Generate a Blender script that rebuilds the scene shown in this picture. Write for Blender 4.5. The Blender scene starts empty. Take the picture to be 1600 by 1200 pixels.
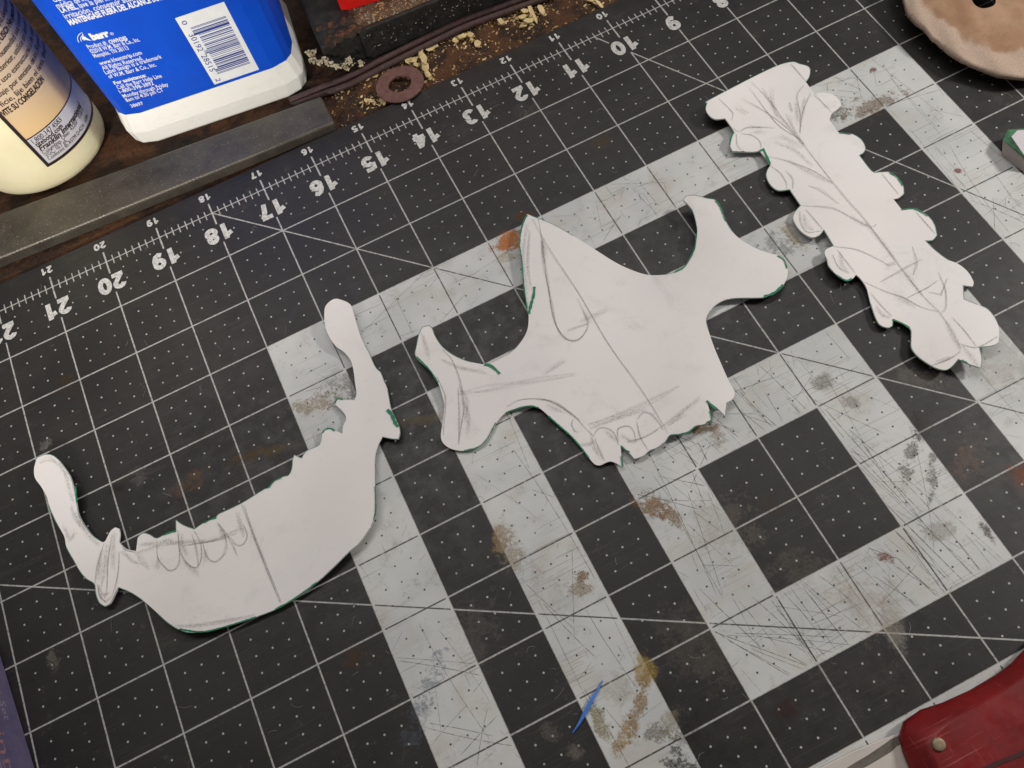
import bpy, bmesh, math, random
import numpy as np
from mathutils import Vector, Matrix, geometry

S = 0.0254                      # everything below is laid out in inches on the mat's own ruler
random.seed(7)
scene = bpy.context.scene
COL = scene.collection

# ------------------------------------------------------------------ camera
F = 1345.759
RC = np.array([[-0.89289598, 0.4368138, -0.10922674],
               [0.4423701, 0.80581876, -0.39365571],
               [-0.08393728, -0.39981224, -0.9127457]])
CC = np.array([15.88570753, 10.80979221, 12.09796086])
cam = bpy.data.cameras.new('camera')
camo = bpy.data.objects.new('camera', cam)
COL.objects.link(camo)
M3 = Matrix(((RC[0][0], -RC[1][0], -RC[2][0]), (RC[0][1], -RC[1][1], -RC[2][1]), (RC[0][2], -RC[1][2], -RC[2][2])))
camo.matrix_world = Matrix.Translation(Vector(CC) * S) @ M3.to_4x4()
cam.sensor_width = 36.0
cam.lens = 36.0 * F / 1600.0
cam.clip_start = 0.005
cam.clip_end = 50
scene.camera = camo

# ------------------------------------------------------------------ light
world = bpy.data.worlds.new('World')
scene.world = world
world.use_nodes = True
world.node_tree.nodes['Background'].inputs[0].default_value = (1.0, 0.96, 0.92, 1)
world.node_tree.nodes['Background'].inputs[1].default_value = 0.13


def area(name, loc, target, sx, sy, power, col):
    l = bpy.data.lights.new(name, 'AREA')
    l.shape = 'RECTANGLE'
    l.size, l.size_y, l.energy, l.color = sx * S, sy * S, power, col
    o = bpy.data.objects.new(name, l)
    o.location = Vector(loc) * S
    d = (Vector(target) - Vector(loc)).normalized()
    o.rotation_euler = d.to_track_quat('-Z', 'Y').to_euler()
    COL.objects.link(o)
    return o


area('shop_tube_lamp', (11, -11, 38), (12, 3, 0), 44, 6, 4.2, (1.0, 0.96, 0.92))
area('right_work_lamp', (-11, 9, 19), (8, 5, 0), 3.5, 3.5, 2.8, (1.0, 0.96, 0.91))
area('left_work_lamp', (27, 13, 9), (18.6, -3, 1.8), 3, 3, .175, (1.0, 0.95, 0.87)).data.spread = math.radians(44)
scene.view_settings.view_transform = 'Standard'
scene.view_settings.look = 'None'
scene.view_settings.exposure = 0.0
scene.view_settings.gamma = 1.0
scene.cycles.max_bounces = 6
scene.cycles.diffuse_bounces = 3
scene.cycles.glossy_bounces = 3
scene.cycles.transparent_max_bounces = 24


# ------------------------------------------------------------------ helpers
def at(x, y, z=0.0):
    """point of the place that the photograph shows at pixel x, y if it lies z inches above the mat"""
    d = RC.T @ np.array([(x - 800) / F, (y - 600) / F, 1.0])
    p = CC + d * ((z - CC[2]) / d[2])
    return np.array([p[0], p[1], z])


def ray(x, y):
    return RC.T @ np.array([(x - 800) / F, (y - 600) / F, 1.0])


def srgb(r, g, b):
    f = lambda c: ((c / 255) / 12.92) if c / 255 < 0.04045 else (((c / 255) + 0.055) / 1.055) ** 2.4
    return (f(r), f(g), f(b), 1.0)


class MB:
    def __init__(self):
        self.v, self.f, self.m = [], [], []

    def add(self, vs, fs, mat=0):
        b = len(self.v)
        self.v += [tuple(float(c) for c in p) for p in vs]
        self.f += [tuple(b + i for i in f) for f in fs]
        self.m += [mat] * len(fs)

    def box(self, p0, p1, mat=0):
        (x0, y0, z0), (x1, y1, z1) = p0, p1
        self.add([(x0, y0, z0), (x1, y0, z0), (x1, y1, z0), (x0, y1, z0), (x0, y0, z1), (x1, y0, z1), (x1, y1, z1), (x0, y1, z1)],
                 [(0, 3, 2, 1), (4, 5, 6, 7), (0, 1, 5, 4), (1, 2, 6, 5), (2, 3, 7, 6), (3, 0, 4, 7)], mat)

    def prism(self, bot, top, mat=0):
        n = len(bot)
        self.add(list(bot) + list(top), [tuple(range(n - 1, -1, -1)), tuple(range(n, 2 * n))] +
                 [(i, (i + 1) % n, n + (i + 1) % n, n + i) for i in range(n)], mat)

    def rings(self, rings, mat=0, cap=True):
        n = len(rings[0])
        vs = [p for r in rings for p in r]
        fs = []
        for k in range(len(rings) - 1):
            for i in range(n):
                j = (i + 1) % n
                fs.append((k * n + i, k * n + j, (k + 1) * n + j, (k + 1) * n + i))
        if cap:
            fs.append(tuple(range(n - 1, -1, -1)))
            fs.append(tuple((len(rings) - 1) * n + i for i in range(n)))
        self.add(vs, fs, mat)

    def ribbon(self, pts, w, mat=0, closed=False, ends=1.0):
        """flat ribbon lying in the horizontal, following 3D points"""
        P = [np.array(p, float) for p in pts]
        n = len(P)
        if n < 2:
            return
        L, R = [], []
        for i in range(n):
            if closed:
                a, b = P[i - 1], P[(i + 1) % n]
            else:
                a, b = P[max(i - 1, 0)], P[min(i + 1, n - 1)]
            t = (b - a)[:2]
            l = np.linalg.norm(t)
            t = t / l if l > 1e-9 else np.array([1.0, 0])
            k = 1.0
            if closed or 0 < i < n - 1:
                t1 = (P[i] - P[i - 1])[:2]
                t1 = t1 / (np.linalg.norm(t1) + 1e-9)
                k = 1 / max(0.5, abs(float(t1 @ t)))
            elif ends < 1:
                k = ends
            nn = np.array([-t[1], t[0], 0]) * (w[i] if hasattr(w, '__len__') else w) * 0.5 * k
            L.append(P[i] + nn)
            R.append(P[i] - nn)
        fs = [(i, n + i, n + i + 1, i + 1) for i in range(n - 1)]
        if closed:
            fs.append((n - 1, 2 * n - 1, n, 0))
        self.add(L + R, fs, mat)

    def tube(self, pts, r, n=8, mat=0):
        P = [np.array(p, float) for p in pts]
        rings = []
        for i in range(len(P)):
            t = P[min(i + 1, len(P) - 1)] - P[max(i - 1, 0)]
            t /= np.linalg.norm(t)
            a = np.cross(t, [0, 0, 1.0])
            a /= np.linalg.norm(a)
            b = np.cross(a, t)
            rr = r[i] if hasattr(r, '__len__') else r
            rings.append([P[i] + rr * (math.cos(k * 2 * math.pi / n) * a + math.sin(k * 2 * math.pi / n) * b) for k in range(n)])
        self.rings(rings, mat)

    def build(self, name, mats, parent=None, smooth=False, bevel=0):
        me = bpy.data.meshes.new(name)
        me.from_pydata([(x * S, y * S, z * S) for x, y, z in self.v], [], self.f)
        for m in (mats if isinstance(mats, (list, tuple)) else [mats]):
            me.materials.append(m)
        me.polygons.foreach_set('material_index', self.m)
        bm = bmesh.new()
        bm.from_mesh(me)
        bmesh.ops.recalc_face_normals(bm, faces=bm.faces)
        bm.to_mesh(me)
        bm.free()
        if smooth:
            me.polygons.foreach_set('use_smooth', [True] * len(me.polygons))
        me.update()
        o = bpy.data.objects.new(name, me)
        COL.objects.link(o)
        if parent:
            o.parent = parent
        if bevel:
            b = o.modifiers.new('bevel', 'BEVEL')
            b.width = bevel * S
            b.segments = 3
            b.limit_method = 'ANGLE'
            b.angle_limit = math.radians(35)
        return o


def flat_up(o):
    """thin printed sheets: make every face look up"""
    me = o.data
    bm = bmesh.new()
    bm.from_mesh(me)
    for f in bm.faces:
        if f.normal.z < 0:
            f.normal_flip()
    bm.to_mesh(me)
    bm.free()
    return o


def tag(o, label=None, cat=None, group=None, kind=None):
    if label: o['label'] = label
    if cat: o['category'] = cat
    if group: o['group'] = group
    if kind: o['kind'] = kind
    return o


def empty(name, loc=(0, 0, 0)):
    o = bpy.data.objects.new(name, None)
    o.empty_display_size = 0.01
    COL.objects.link(o)
    return o


def smooth_line(pts, closed=False, step=2.0, corner=52):
    """Catmull-Rom through pixel points, kept sharp where the outline turns sharply"""
    P = [np.array(p, float) for p in pts]
    n = len(P)
    sharp = []
    for i in range(n):
        if not closed and i in (0, n - 1):
            sharp.append(True)
            continue
        a, b = P[i] - P[i - 1], P[(i + 1) % n] - P[i]
        c = float(a @ b) / (np.linalg.norm(a) * np.linalg.norm(b) + 1e-9)
        sharp.append(math.degrees(math.acos(max(-1, min(1, c)))) > corner)
    out = []
    for i in range(n if closed else n - 1):
        p1, p2 = P[i], P[(i + 1) % n]
        p0 = P[i - 1] if (closed or i > 0) and not sharp[i] else 2 * p1 - p2
        p3 = P[(i + 2) % n] if (closed or i + 2 < n) and not sharp[(i + 1) % n] else 2 * p2 - p1
        k = max(1, int(np.linalg.norm(p2 - p1) / step))
        for j in range(k):
            t = j / k
            out.append(0.5 * ((2 * p1) + (-p0 + p2) * t + (2 * p0 - 5 * p1 + 4 * p2 - p3) * t * t + (-p0 + 3 * p1 - 3 * p2 + p3) * t ** 3))
    if not closed:
        out.append(P[-1])
    return out


# ------------------------------------------------------------------ node helpers
class G:
    """tiny expression builder on a material's node tree"""
    def __init__(self, name):
        self.mat = bpy.data.materials.new(name)
        self.mat.use_nodes = True
        self.t = self.mat.node_tree
        self.bsdf = self.t.nodes['Principled BSDF']
        self.out = self.t.nodes['Material Output']
        tc = self.t.nodes.new('ShaderNodeTexCoord')
        mp = self.t.nodes.new('ShaderNodeVectorMath')
        mp.operation = 'SCALE'
        mp.inputs['Scale'].default_value = 1 / S
        self.t.links.new(tc.outputs['Object'], mp.inputs[0])
        self.co = mp.outputs[0]

    def put(self, sock, v):
        if isinstance(v, bpy.types.NodeSocket):
            self.t.links.new(v, sock)
        elif isinstance(v, (tuple, list)) and len(v) == 3 and sock.type == 'RGBA':
            sock.default_value = (*v, 1)
        else:
            sock.default_value = v

    def m(self, op, a, b=0.0, c=0.0, clamp=False):
        n = self.t.nodes.new('ShaderNodeMath')
        n.operation = op
        n.use_clamp = clamp
        self.put(n.inputs[0], a)
        self.put(n.inputs[1], b)
        self.put(n.inputs[2], c)
        return n.outputs[0]

    def xyz(self, v=None):
        n = self.t.nodes.new('ShaderNodeSeparateXYZ')
        self.put(n.inputs[0], v or self.co)
        return n.outputs

    def scale(self, sx, sy, sz, rz=0.0, v=None):
        n = self.t.nodes.new('ShaderNodeMapping')
        n.inputs['Scale'].default_value = (sx, sy, sz)
        n.inputs['Rotation'].default_value = (0, 0, rz)
        self.put(n.inputs['Vector'], v or self.co)
        return n.outputs[0]

    def noise(self, s, detail=4, rough=0.6, v=None, dist=0.0, color=False):
        n = self.t.nodes.new('ShaderNodeTexNoise')
        n.inputs['Scale'].default_value = s
        n.inputs['Detail'].default_value = detail
        n.inputs['Roughness'].default_value = rough
        n.inputs['Distortion'].default_value = dist
        self.put(n.inputs['Vector'], v or self.co)
        return n.outputs['Color' if color else 'Fac']

    def vor(self, s, v=None, rnd=1.0, out='Distance'):
        n = self.t.nodes.new('ShaderNodeTexVoronoi')
        n.inputs['Scale'].default_value = s
        n.inputs['Randomness'].default_value = rnd
        self.put(n.inputs['Vector'], v or self.co)
        return n.outputs[out]

    def ss(self, x, lo, hi, a=0.0, b=1.0):
        n = self.t.nodes.new('ShaderNodeMapRange')
        n.interpolation_type = 'SMOOTHSTEP'
        self.put(n.inputs['Value'], x)
        for k, v in (('From Min', lo), ('From Max', hi), ('To Min', a), ('To Max', b)):
            self.put(n.inputs[k], v)
        return n.outputs['Result']

    def mix(self, f, a, b):
        n = self.t.nodes.new('ShaderNodeMix')
        n.data_type = 'RGBA'
        self.put(n.inputs[0], f)
        self.put(n.inputs[6], a)
        self.put(n.inputs[7], b)
        return n.outputs[2]

    def ramp(self, f, stops):
        n = self.t.nodes.new('ShaderNodeValToRGB')
        e = n.color_ramp.elements
        while len(e) < len(stops):
            e.new(0.5)
        for i, (p, c) in enumerate(stops):
            e[i].position = p
            e[i].color = c if len(c) == 4 else (*c, 1)
        self.put(n.inputs[0], f)
        return n.outputs[0]

    def bump(self, h, strength=0.3, dist=0.01):
        n = self.t.nodes.new('ShaderNodeBump')
        n.inputs['Strength'].default_value = strength
        n.inputs['Distance'].default_value = dist * S
        self.put(n.inputs['Height'], h)
        self.t.links.new(n.outputs[0], self.bsdf.inputs['Normal'])
        return n.outputs[0]

    def done(self, color, rough=0.5, metal=0.0, spec=0.5, **kw):
        b = self.bsdf.inputs
        self.put(b['Base Color'], color)
        self.put(b['Roughness'], rough)
        self.put(b['Metallic'], metal)
        self.put(b['Specular IOR Level'], spec)
        for k, v in kw.items():
            self.put(b[k.replace('_', ' ')], v)
        return self.mat

    def alpha(self, a):
        self.put(self.bsdf.inputs['Alpha'], a)
        return self


def plain(name, col, rough=0.5, metal=0.0, spec=0.5, var=0.12, scale=6.0, bump=0.0, bscale=40.0):
    g = G(name)
    n = g.noise(scale, 5)
    c = g.mix(g.ss(n, 0.3, 0.7), tuple(x * (1 - var) for x in col[:3]), tuple(min(1, x * (1 + var)) for x in col[:3]))
    if bump:
        g.bump(g.noise(bscale, 4), bump, 0.02)
    return g.done(c, rough, metal, spec)


# ================================================================== THE MAT
MZ = -0.11                                    # bench level under the mat


def mat_material():
    g = G('mat_print')
    X, Y, Z = g.xyz()
    m, ss = g.m, g.ss
    # concentric white squares round (12, 9)
    d = m('MAXIMUM', m('ABSOLUTE', m('SUBTRACT', X, 12.0)), m('ABSOLUTE', m('SUBTRACT', Y, 9.0)))
    dd = d
    fr = m('FRACT', m('MULTIPLY', m('ADD', dd, 1.0), 0.5))          # 1..2 white, 2..3 black
    white = m('MULTIPLY', m('MULTIPLY', m('LESS_THAN', fr, 0.5), m('GREATER_THAN', dd, 1.0)), m('LESS_THAN', dd, 6.0))
    inv = 12.0

    def near(v, c, w):           # |v-c| < w  (soft)
        a = m('ABSOLUTE', m('SUBTRACT', v, c)) if c != 0.0 else m('ABSOLUTE', v)
        return ss(a, w + 0.006, w - 0.006)

    # 1 inch grid
    gx = m('ABSOLUTE', m('SUBTRACT', m('FRACT', m('ADD', X, 0.5)), 0.5))
    gy = m('ABSOLUTE', m('SUBTRACT', m('FRACT', m('ADD', Y, 0.5)), 0.5))
    lw = m('MULTIPLY_ADD', white, -0.001, 0.0115)
    lx = ss(m('SUBTRACT', gx, lw), 0.005, -0.005)
    ly = ss(m('SUBTRACT', gy, lw), 0.005, -0.005)
    below = m('GREATER_THAN', Y, 0.68)
    lx = m('MULTIPLY', lx, below)
    ly = m('MULTIPLY', ly, m('GREATER_THAN', Y, 0.5))
    inside = m('MULTIPLY', m('GREATER_THAN', X, 0.0), m('LESS_THAN', Y, 18.0))
    # ruler: base line, eighth ticks, inch ticks
    base = near(Y, 0.0, 0.009)
    t8 = m('ABSOLUTE', m('SUBTRACT', m('FRACT', m('MULTIPLY_ADD', X, 8.0, 0.5)), 0.5))
    tick = m('MULTIPLY', ss(t8, 0.10, 0.055), ss(m('ABSOLUTE', Y), 0.100, 0.088))
    major = m('MULTIPLY', ss(gx, 0.018, 0.010), m('LESS_THAN', m('ABSOLUTE', m('SUBTRACT', Y, 0.02)), 0.245))
    # the 60, 45 and 30 degree lines from the far corner (0, 18)
    diag = None
    for ang in (60, 45, 30):
        a = math.radians(ang)
        dist = m('ADD', m('MULTIPLY', X, math.sin(a)), m('MULTIPLY', m('SUBTRACT', Y, 18.0), math.cos(a)))
        l = ss(m('SUBTRACT', m('ABSOLUTE', dist), m('MULTIPLY_ADD', white, -0.001, 0.0105)), 0.005, -0.005)
        diag = l if diag is None else m('MAXIMUM', diag, l)
    diag = m('MULTIPLY', diag, m('GREATER_THAN', Y, 0.0))
    num_gap = m('MULTIPLY', m('LESS_THAN', Y, 0.68), m('LESS_THAN', gx, 0.24))
    diag = m('MULTIPLY', diag, m('SUBTRACT', 1.0, m('MULTIPLY', num_gap, m('GREATER_THAN', Y, 0.28))))
    # quarter-inch dots
    qx = m('SUBTRACT', m('FRACT', m('MULTIPLY_ADD', X, 4.0, 0.5)), 0.5)
    qy = m('SUBTRACT', m('FRACT', m('MULTIPLY_ADD', Y, 4.0, 0.5)), 0.5)
    qd = m('SQRT', m('ADD', m('MULTIPLY', qx, qx), m('MULTIPLY', qy, qy)))
    offx = m('GREATER_THAN', gx, 0.12)
    offy = m('GREATER_THAN', gy, 0.12)
    dot = m('MULTIPLY', m('MULTIPLY', ss(qd, 0.076, 0.042), m('MULTIPLY', offx, offy)), m('GREATER_THAN', Y, 0.1))
    dot = m('MULTIPLY', dot, m('SUBTRACT', 1.0, num_gap))
    ink = m('MAXIMUM', m('MAXIMUM', lx, ly), m('MAXIMUM', diag, dot))
    rim = m('ABSOLUTE', m('SUBTRACT', m('FRACT', m('ADD', d, 0.5)), 0.5))
    ink = m('MULTIPLY', ink, m('SUBTRACT', 1.0, m('MULTIPLY', white, m('LESS_THAN', rim, 0.03))))
    ink = m('MULTIPLY', ink, inside)
    ink = m('MAXIMUM', ink, m('MAXIMUM', base, m('MAXIMUM', tick, major)))
    worn = g.noise(9, 3, 0.75)
    ink = m('MULTIPLY', ink, ss(worn, 0.30, 0.52, 0.45, 1.0))
    # black and white of the print, both uneven with dirt
    n1, n2, n3 = g.noise(0.55, 3, 0.62), g.noise(3.2, 4, 0.7), g.noise(26, 2, 0.7)
    fleck = g.vor(34)
    rnd = g.vor(34, out='Color')
    rx, ry, rz = g.xyz(rnd)
    speck = m('MULTIPLY', ss(fleck, 0.16, 0.08), m('GREATER_THAN', rx, 0.93))
    speck2 = m('MULTIPLY', ss(g.vor(70), 0.2, 0.08), m('GREATER_THAN', n2, 0.62))
    black = g.mix(ss(n1, 0.35, 0.68), srgb(27, 25, 24), srgb(38, 36, 34))
    haze = m('MULTIPLY', ss(n2, 0.56, 0.80), ss(n3, 0.4, 0.65))
    black = g.mix(m('MULTIPLY', haze, 0.34), black, srgb(124, 118, 110))
    black = g.mix(m('MULTIPLY', m('MAXIMUM', speck, m('MULTIPLY', speck2, 0.6)), 0.42), black, srgb(165, 158, 148))
    wh = g.mix(ss(n1, 0.36, 0.66), srgb(187, 189, 188), srgb(203, 204, 202))
    grime = m('MULTIPLY', ss(n2, 0.50, 0.78), ss(n3, 0.36, 0.62))
    wh = g.mix(m('MULTIPLY', grime, 0.55), wh, srgb(128, 122, 114))
    wh = g.mix(m('MULTIPLY', ss(g.noise(1.3, 2), 0.52, 0.74), 0.4), wh, srgb(180, 168, 152))
    wh = g.mix(m('MULTIPLY', m('MAXIMUM', speck, speck2), 0.75), wh, srgb(90, 84, 78))
    # hairline cuts too fine to pick apart: stretched noise in four directions
    fine = None
    for k, (rot, sc) in enumerate(((0.05, 1.0), (0.62, 0.8), (-0.5, 0.9), (1.2, 1.1), (1.52, 1.2))):
        v = g.scale(0.9 * sc, 46 * sc, 1, rot)
        l = ss(g.noise(1.0, 0.0, 0.5, v), 0.735, 0.775)
        fine = l if fine is None else m('MAXIMUM', fine, l)
    fine = m('MULTIPLY', fine, ss(g.noise(0.9, 1), 0.42, 0.62))
    wh = g.mix(m('MULTIPLY', fine, 0.42), wh, srgb(104, 100, 96))
    black = g.mix(m('MULTIPLY', fine, 0.10), black, srgb(110, 106, 100))
    ground = g.mix(white, black, wh)
    inkcol = g.mix(white, g.mix(ss(n3, 0.3, 0.7), srgb(158, 157, 153), srgb(186, 185, 181)), srgb(66, 64, 61))
    col = g.mix(ink, ground, inkcol)
    g.bump(g.noise(70, 2, .7), 0.2, 0.006)
    rough = m('ADD', ss(n2, 0.3, 0.75, 0.40, 0.60), m('MULTIPLY', white, -0.02))
    return g.done(col, rough, 0, 0.45)


mat = empty('cutting_mat')
tag(mat, 'worn black cutting mat with white printed grid, squares and upside-down inch numbers', 'cutting mat')
mb = MB()
r = 0.25
cs = []
for (cx, cy, a0) in ((24.3, 18.4, 0), (-0.3, 18.4, 90), (-0.3, -0.30, 180), (24.3, -0.30, 270)):
    for k in range(7):
        a = math.radians(a0 + 15 * k)
        cs.append((cx + r * math.cos(a), cy + r * math.sin(a)))
mb.prism([(x, y, MZ + 0.003) for x, y in cs], [(x, y, 0) for x, y in cs])
mb.build('mat_sheet', mat_material(), mat, bevel=0.012)

# numerals -------------------------------------------------------------
def arc(cx, cy, rx, ry, a0, a1, n=22):
    return [(cx + rx * math.cos(math.radians(a0 + (a1 - a0) * i / n)), cy + ry * math.sin(math.radians(a0 + (a1 - a0) * i / n))) for i in range(n + 1)]


DIG = {
    '0': [('c', arc(.35, .5, .225, .385, 0, 345, 23))],
    '1': [('o', [(.40, 0), (.40, 1.0)]), ('o', [(.42, .90), (.28, .74), (.06, .67)])],
    '2': [('o', arc(.34, .68, .21, .20, 172, -38, 16) + [(.30, .30), (.13, .12)]), ('o', [(.05, .115), (.64, .115)])],
    '3': [('o', arc(.33, .70, .19, .185, 150, -75, 14)), ('o', arc(.33, .31, .225, .20, 75, -155, 16))],
    '4': [('o', [(.44, 0), (.44, 1.0)]), ('o', [(.40, .93), (.10, .34)]), ('o', [(.02, .31), (.66, .31)])],
    '5': [('o', [(.60, .885), (.19, .885)]), ('o', [(.17, .95), (.13, .50)]), ('o', arc(.335, .34, .225, .225, 140, -155, 18))],
    '6': [('c', arc(.35, .33, .215, .215, 0, 345, 20)), ('o', [(.135, .34), (.15, .60), (.25, .82), (.40, .885), (.56, .80)])],
    '7': [('o', [(.04, .885), (.62, .885)]), ('o', [(.55, .86), (.38, .55), (.28, 0)])],
    '8': [('c', arc(.35, .71, .18, .175, 0, 345, 18)), ('c', arc(.35, .31, .22, .195, 0, 345, 20))],
    '9': [('c', arc(.35, .67, .215, .215, 0, 345, 20)), ('o', [(.565, .66), (.55, .40), (.45, .18), (.30, .115), (.14, .20)])],
}
g = G('numeral_ink')
ni = g.noise(22, 5, 0.7)
numeral_ink = g.done(g.mix(g.ss(ni, 0.34, 0.6), srgb(160, 158, 154), srgb(206, 205, 201)), 0.6, 0, 0.3)


def numeral(txt, cu, v0, h, wd, z):
    b = MB()
    x = 0.0
    adv = 0.74
    k = 0
    tot = adv * len(txt) - 0.06
    for ch in txt:
        for kind, pts in DIG[ch]:
            P = [(cu + (x + px - tot / 2) * wd * h, v0 + py * h, z + 0.0012 * k) for px, py in pts]
            b.ribbon(P, 0.26 * h, 0, kind == 'c')
            k += 1
        x += adv
    o = b.build('printed_numeral', numeral_ink, mat)
    flat_up(o)


for n in range(7, 24):
    numeral(str(n), n + 0.02, 0.312, 0.340, 1.0, 0.004)
for n in range(8, 23):
    numeral(str(n), n + 0.02, -0.45, 0.145, 1.05, 0.004)


# knife cuts -------------------------------------------------------------
def is_white(u, v):
    d = max(abs(u - 12), abs(v - 9))
    return 1 < d < 2 or 3 < d < 4 or 5 < d < 6


def clean_hit(u, v):
    return 0 < v < 18 and 0 < u < 24


cut = MB()
rc = random.Random(11)
lines = []
for _ in range(620):
    u, v = rc.uniform(3, 20), rc.uniform(2.6, 14)
    if rc.random() < 0.8 and not is_white(u, v):
        continue
    a = rc.choice([rc.gauss(1.57, .10), rc.gauss(1.75, .1), rc.gauss(0.35, .25), rc.gauss(-0.9, .3), rc.uniform(0, 3.14), rc.gauss(1.45, .06)])
    L = rc.choice([.12, .2, .35, .5, .8, 1.2, 1.8])
    lines.append((u, v, u + L * math.cos(a), v + L * math.sin(a), rc.uniform(.0035, .0075)))
# dense clusters the photograph shows
for (px, py, n, ang, sp, ln, sda) in ((1110, 700, 16, 1.85, .5, 1.1, .12), (1150, 640, 12, 1.9, .4, .7, .3), (1360, 1000, 10, 1.8, .5, 1.2, .1),
                                 (1250, 1030, 12, 2.2, .45, 1.0, .25), (1340, 760, 14, 1.78, .3, 2.2, .05), (1450, 930, 14, 1.8, .5, 1.1, .14),
                                 (1000, 330, 16, .9, .5, .5, .5), (1340, 120, 18, 1.9, .6, .5, .5), (1170, 560, 14, 1.2, .5, .6, .7),
                                 (690, 1090, 9, 2.4, .5, .7, .7), (960, 880, 9, 2.0, .5, .9, .2), (1120, 790, 14, 1.6, .4, .8, .4),
                                 (1390, 330, 6, 1.2, .4, .5, .5), (1560, 330, 12, 1.5, .5, .9, .7), (1310, 640, 12, 1.7, .5, 1.0, .3),
                                 (1490, 880, 9, 1.75, .4, 1.2, .1), (1225, 985, 10, 1.75, .4, 1.3, .1)):
    c = at(px, py)
    for _ in range(n):
        u, v = c[0] + rc.gauss(0, sp), c[1] + rc.gauss(0, sp)
        a, L = rc.gauss(ang, sda), ln * rc.uniform(.4, 1.3)
        lines.append((u - L / 2 * math.cos(a), v - L / 2 * math.sin(a), u + L / 2 * math.cos(a), v + L / 2 * math.sin(a), rc.uniform(.004, .009)))
for (x0, y0, x1, y1, w) in ((1005, 300, 1060, 395, .006), (540, 545, 670, 420, .007), (800, 700, 930, 905, .008), (1010, 700, 1120, 930, .008),
                            (575, 1025, 740, 1037, .006), (880, 680, 960, 860, .006), (1090, 690, 1140, 790, .010), (1290, 640, 1440, 800, .010),
                            (1330, 700, 1540, 920, .009), (1400, 740, 1560, 930, .008), (1380, 900, 1480, 990, .010), (1110, 985, 1260, 1040, .010),
                            (1115, 985, 1240, 1060, .009), (600, 1030, 750, 1055, .009), (670, 1130, 770, 1150, .008), (720, 1180, 790, 1105, .008),
                            (745, 1200, 762, 1106, .008), (660, 1135, 800, 1165, .009), (1000, 610, 1140, 690, .006), (1055, 800, 1130, 935, .007),
                            (985, 770, 1090, 795, .010), (1030, 780, 1110, 782, .008), (1175, 330, 1240, 400, .006), (1400, 130, 1470, 210, .006),
                            (1335, 180, 1470, 140, .008), (1270, 135, 1400, 105, .005), (815, 905, 900, 985, .006), (945, 940, 1010, 1080, .005),
                            (912, 1075, 990, 1210, .009), (1440, 470, 1600, 660, .005), (1500, 300, 1420, 200, .006), (1180, 720, 1330, 640, .006),
                            (1130, 930, 1075, 770, .007), (1255, 810, 1345, 940, .007), (1345, 690, 1465, 845, .009), (1420, 850, 1540, 1000, .008)):
    p, q = at(x0, y0), at(x1, y1)
    lines.append((p[0], p[1], q[0], q[1], w))
for (u0, v0, u1, v1, w) in lines:
    L = math.hypot(u1 - u0, v1 - v0)
    n = max(2, int(L / 0.05))
    bend = rc.gauss(0, .012) * L
    zz = rc.uniform(.0004, .0022)
    run, side = [], None
    for i in range(n + 1):
        t = i / n
        s = 4 * bend * t * (1 - t)
        u, v = u0 + (u1 - u0) * t - (v1 - v0) / L * s, v0 + (v1 - v0) * t + (u1 - u0) / L * s
        k = is_white(u, v)
        if side is not None and k != side:
            if len(run) > 1:
                cut.ribbon(run, w if side else w * 0.8, 0 if side else 1, ends=.3)
            run = []
        side = k
        if clean_hit(u, v):
            run.append((u, v, zz))
    if len(run) > 1:
        cut.ribbon(run, w if side else w * 0.8, 0 if side else 1, ends=.3)
g = G('cut_dark')
cut_dark = g.alpha(g.ss(g.noise(14, 4, .7), 0.32, 0.62, 0.08, 0.6)).done(srgb(84, 80, 75), .8, 0, .1)
g = G('cut_pale')
cut_pale = g.alpha(g.ss(g.noise(10, 4, .7), 0.40, 0.66, 0.0, 0.40)).done(srgb(120, 116, 110), .8, 0, .1)
o = cut.build('knife_cuts', [cut_dark, cut_pale], mat)
flat_up(o)
o['kind'] = 'stuff'


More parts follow.
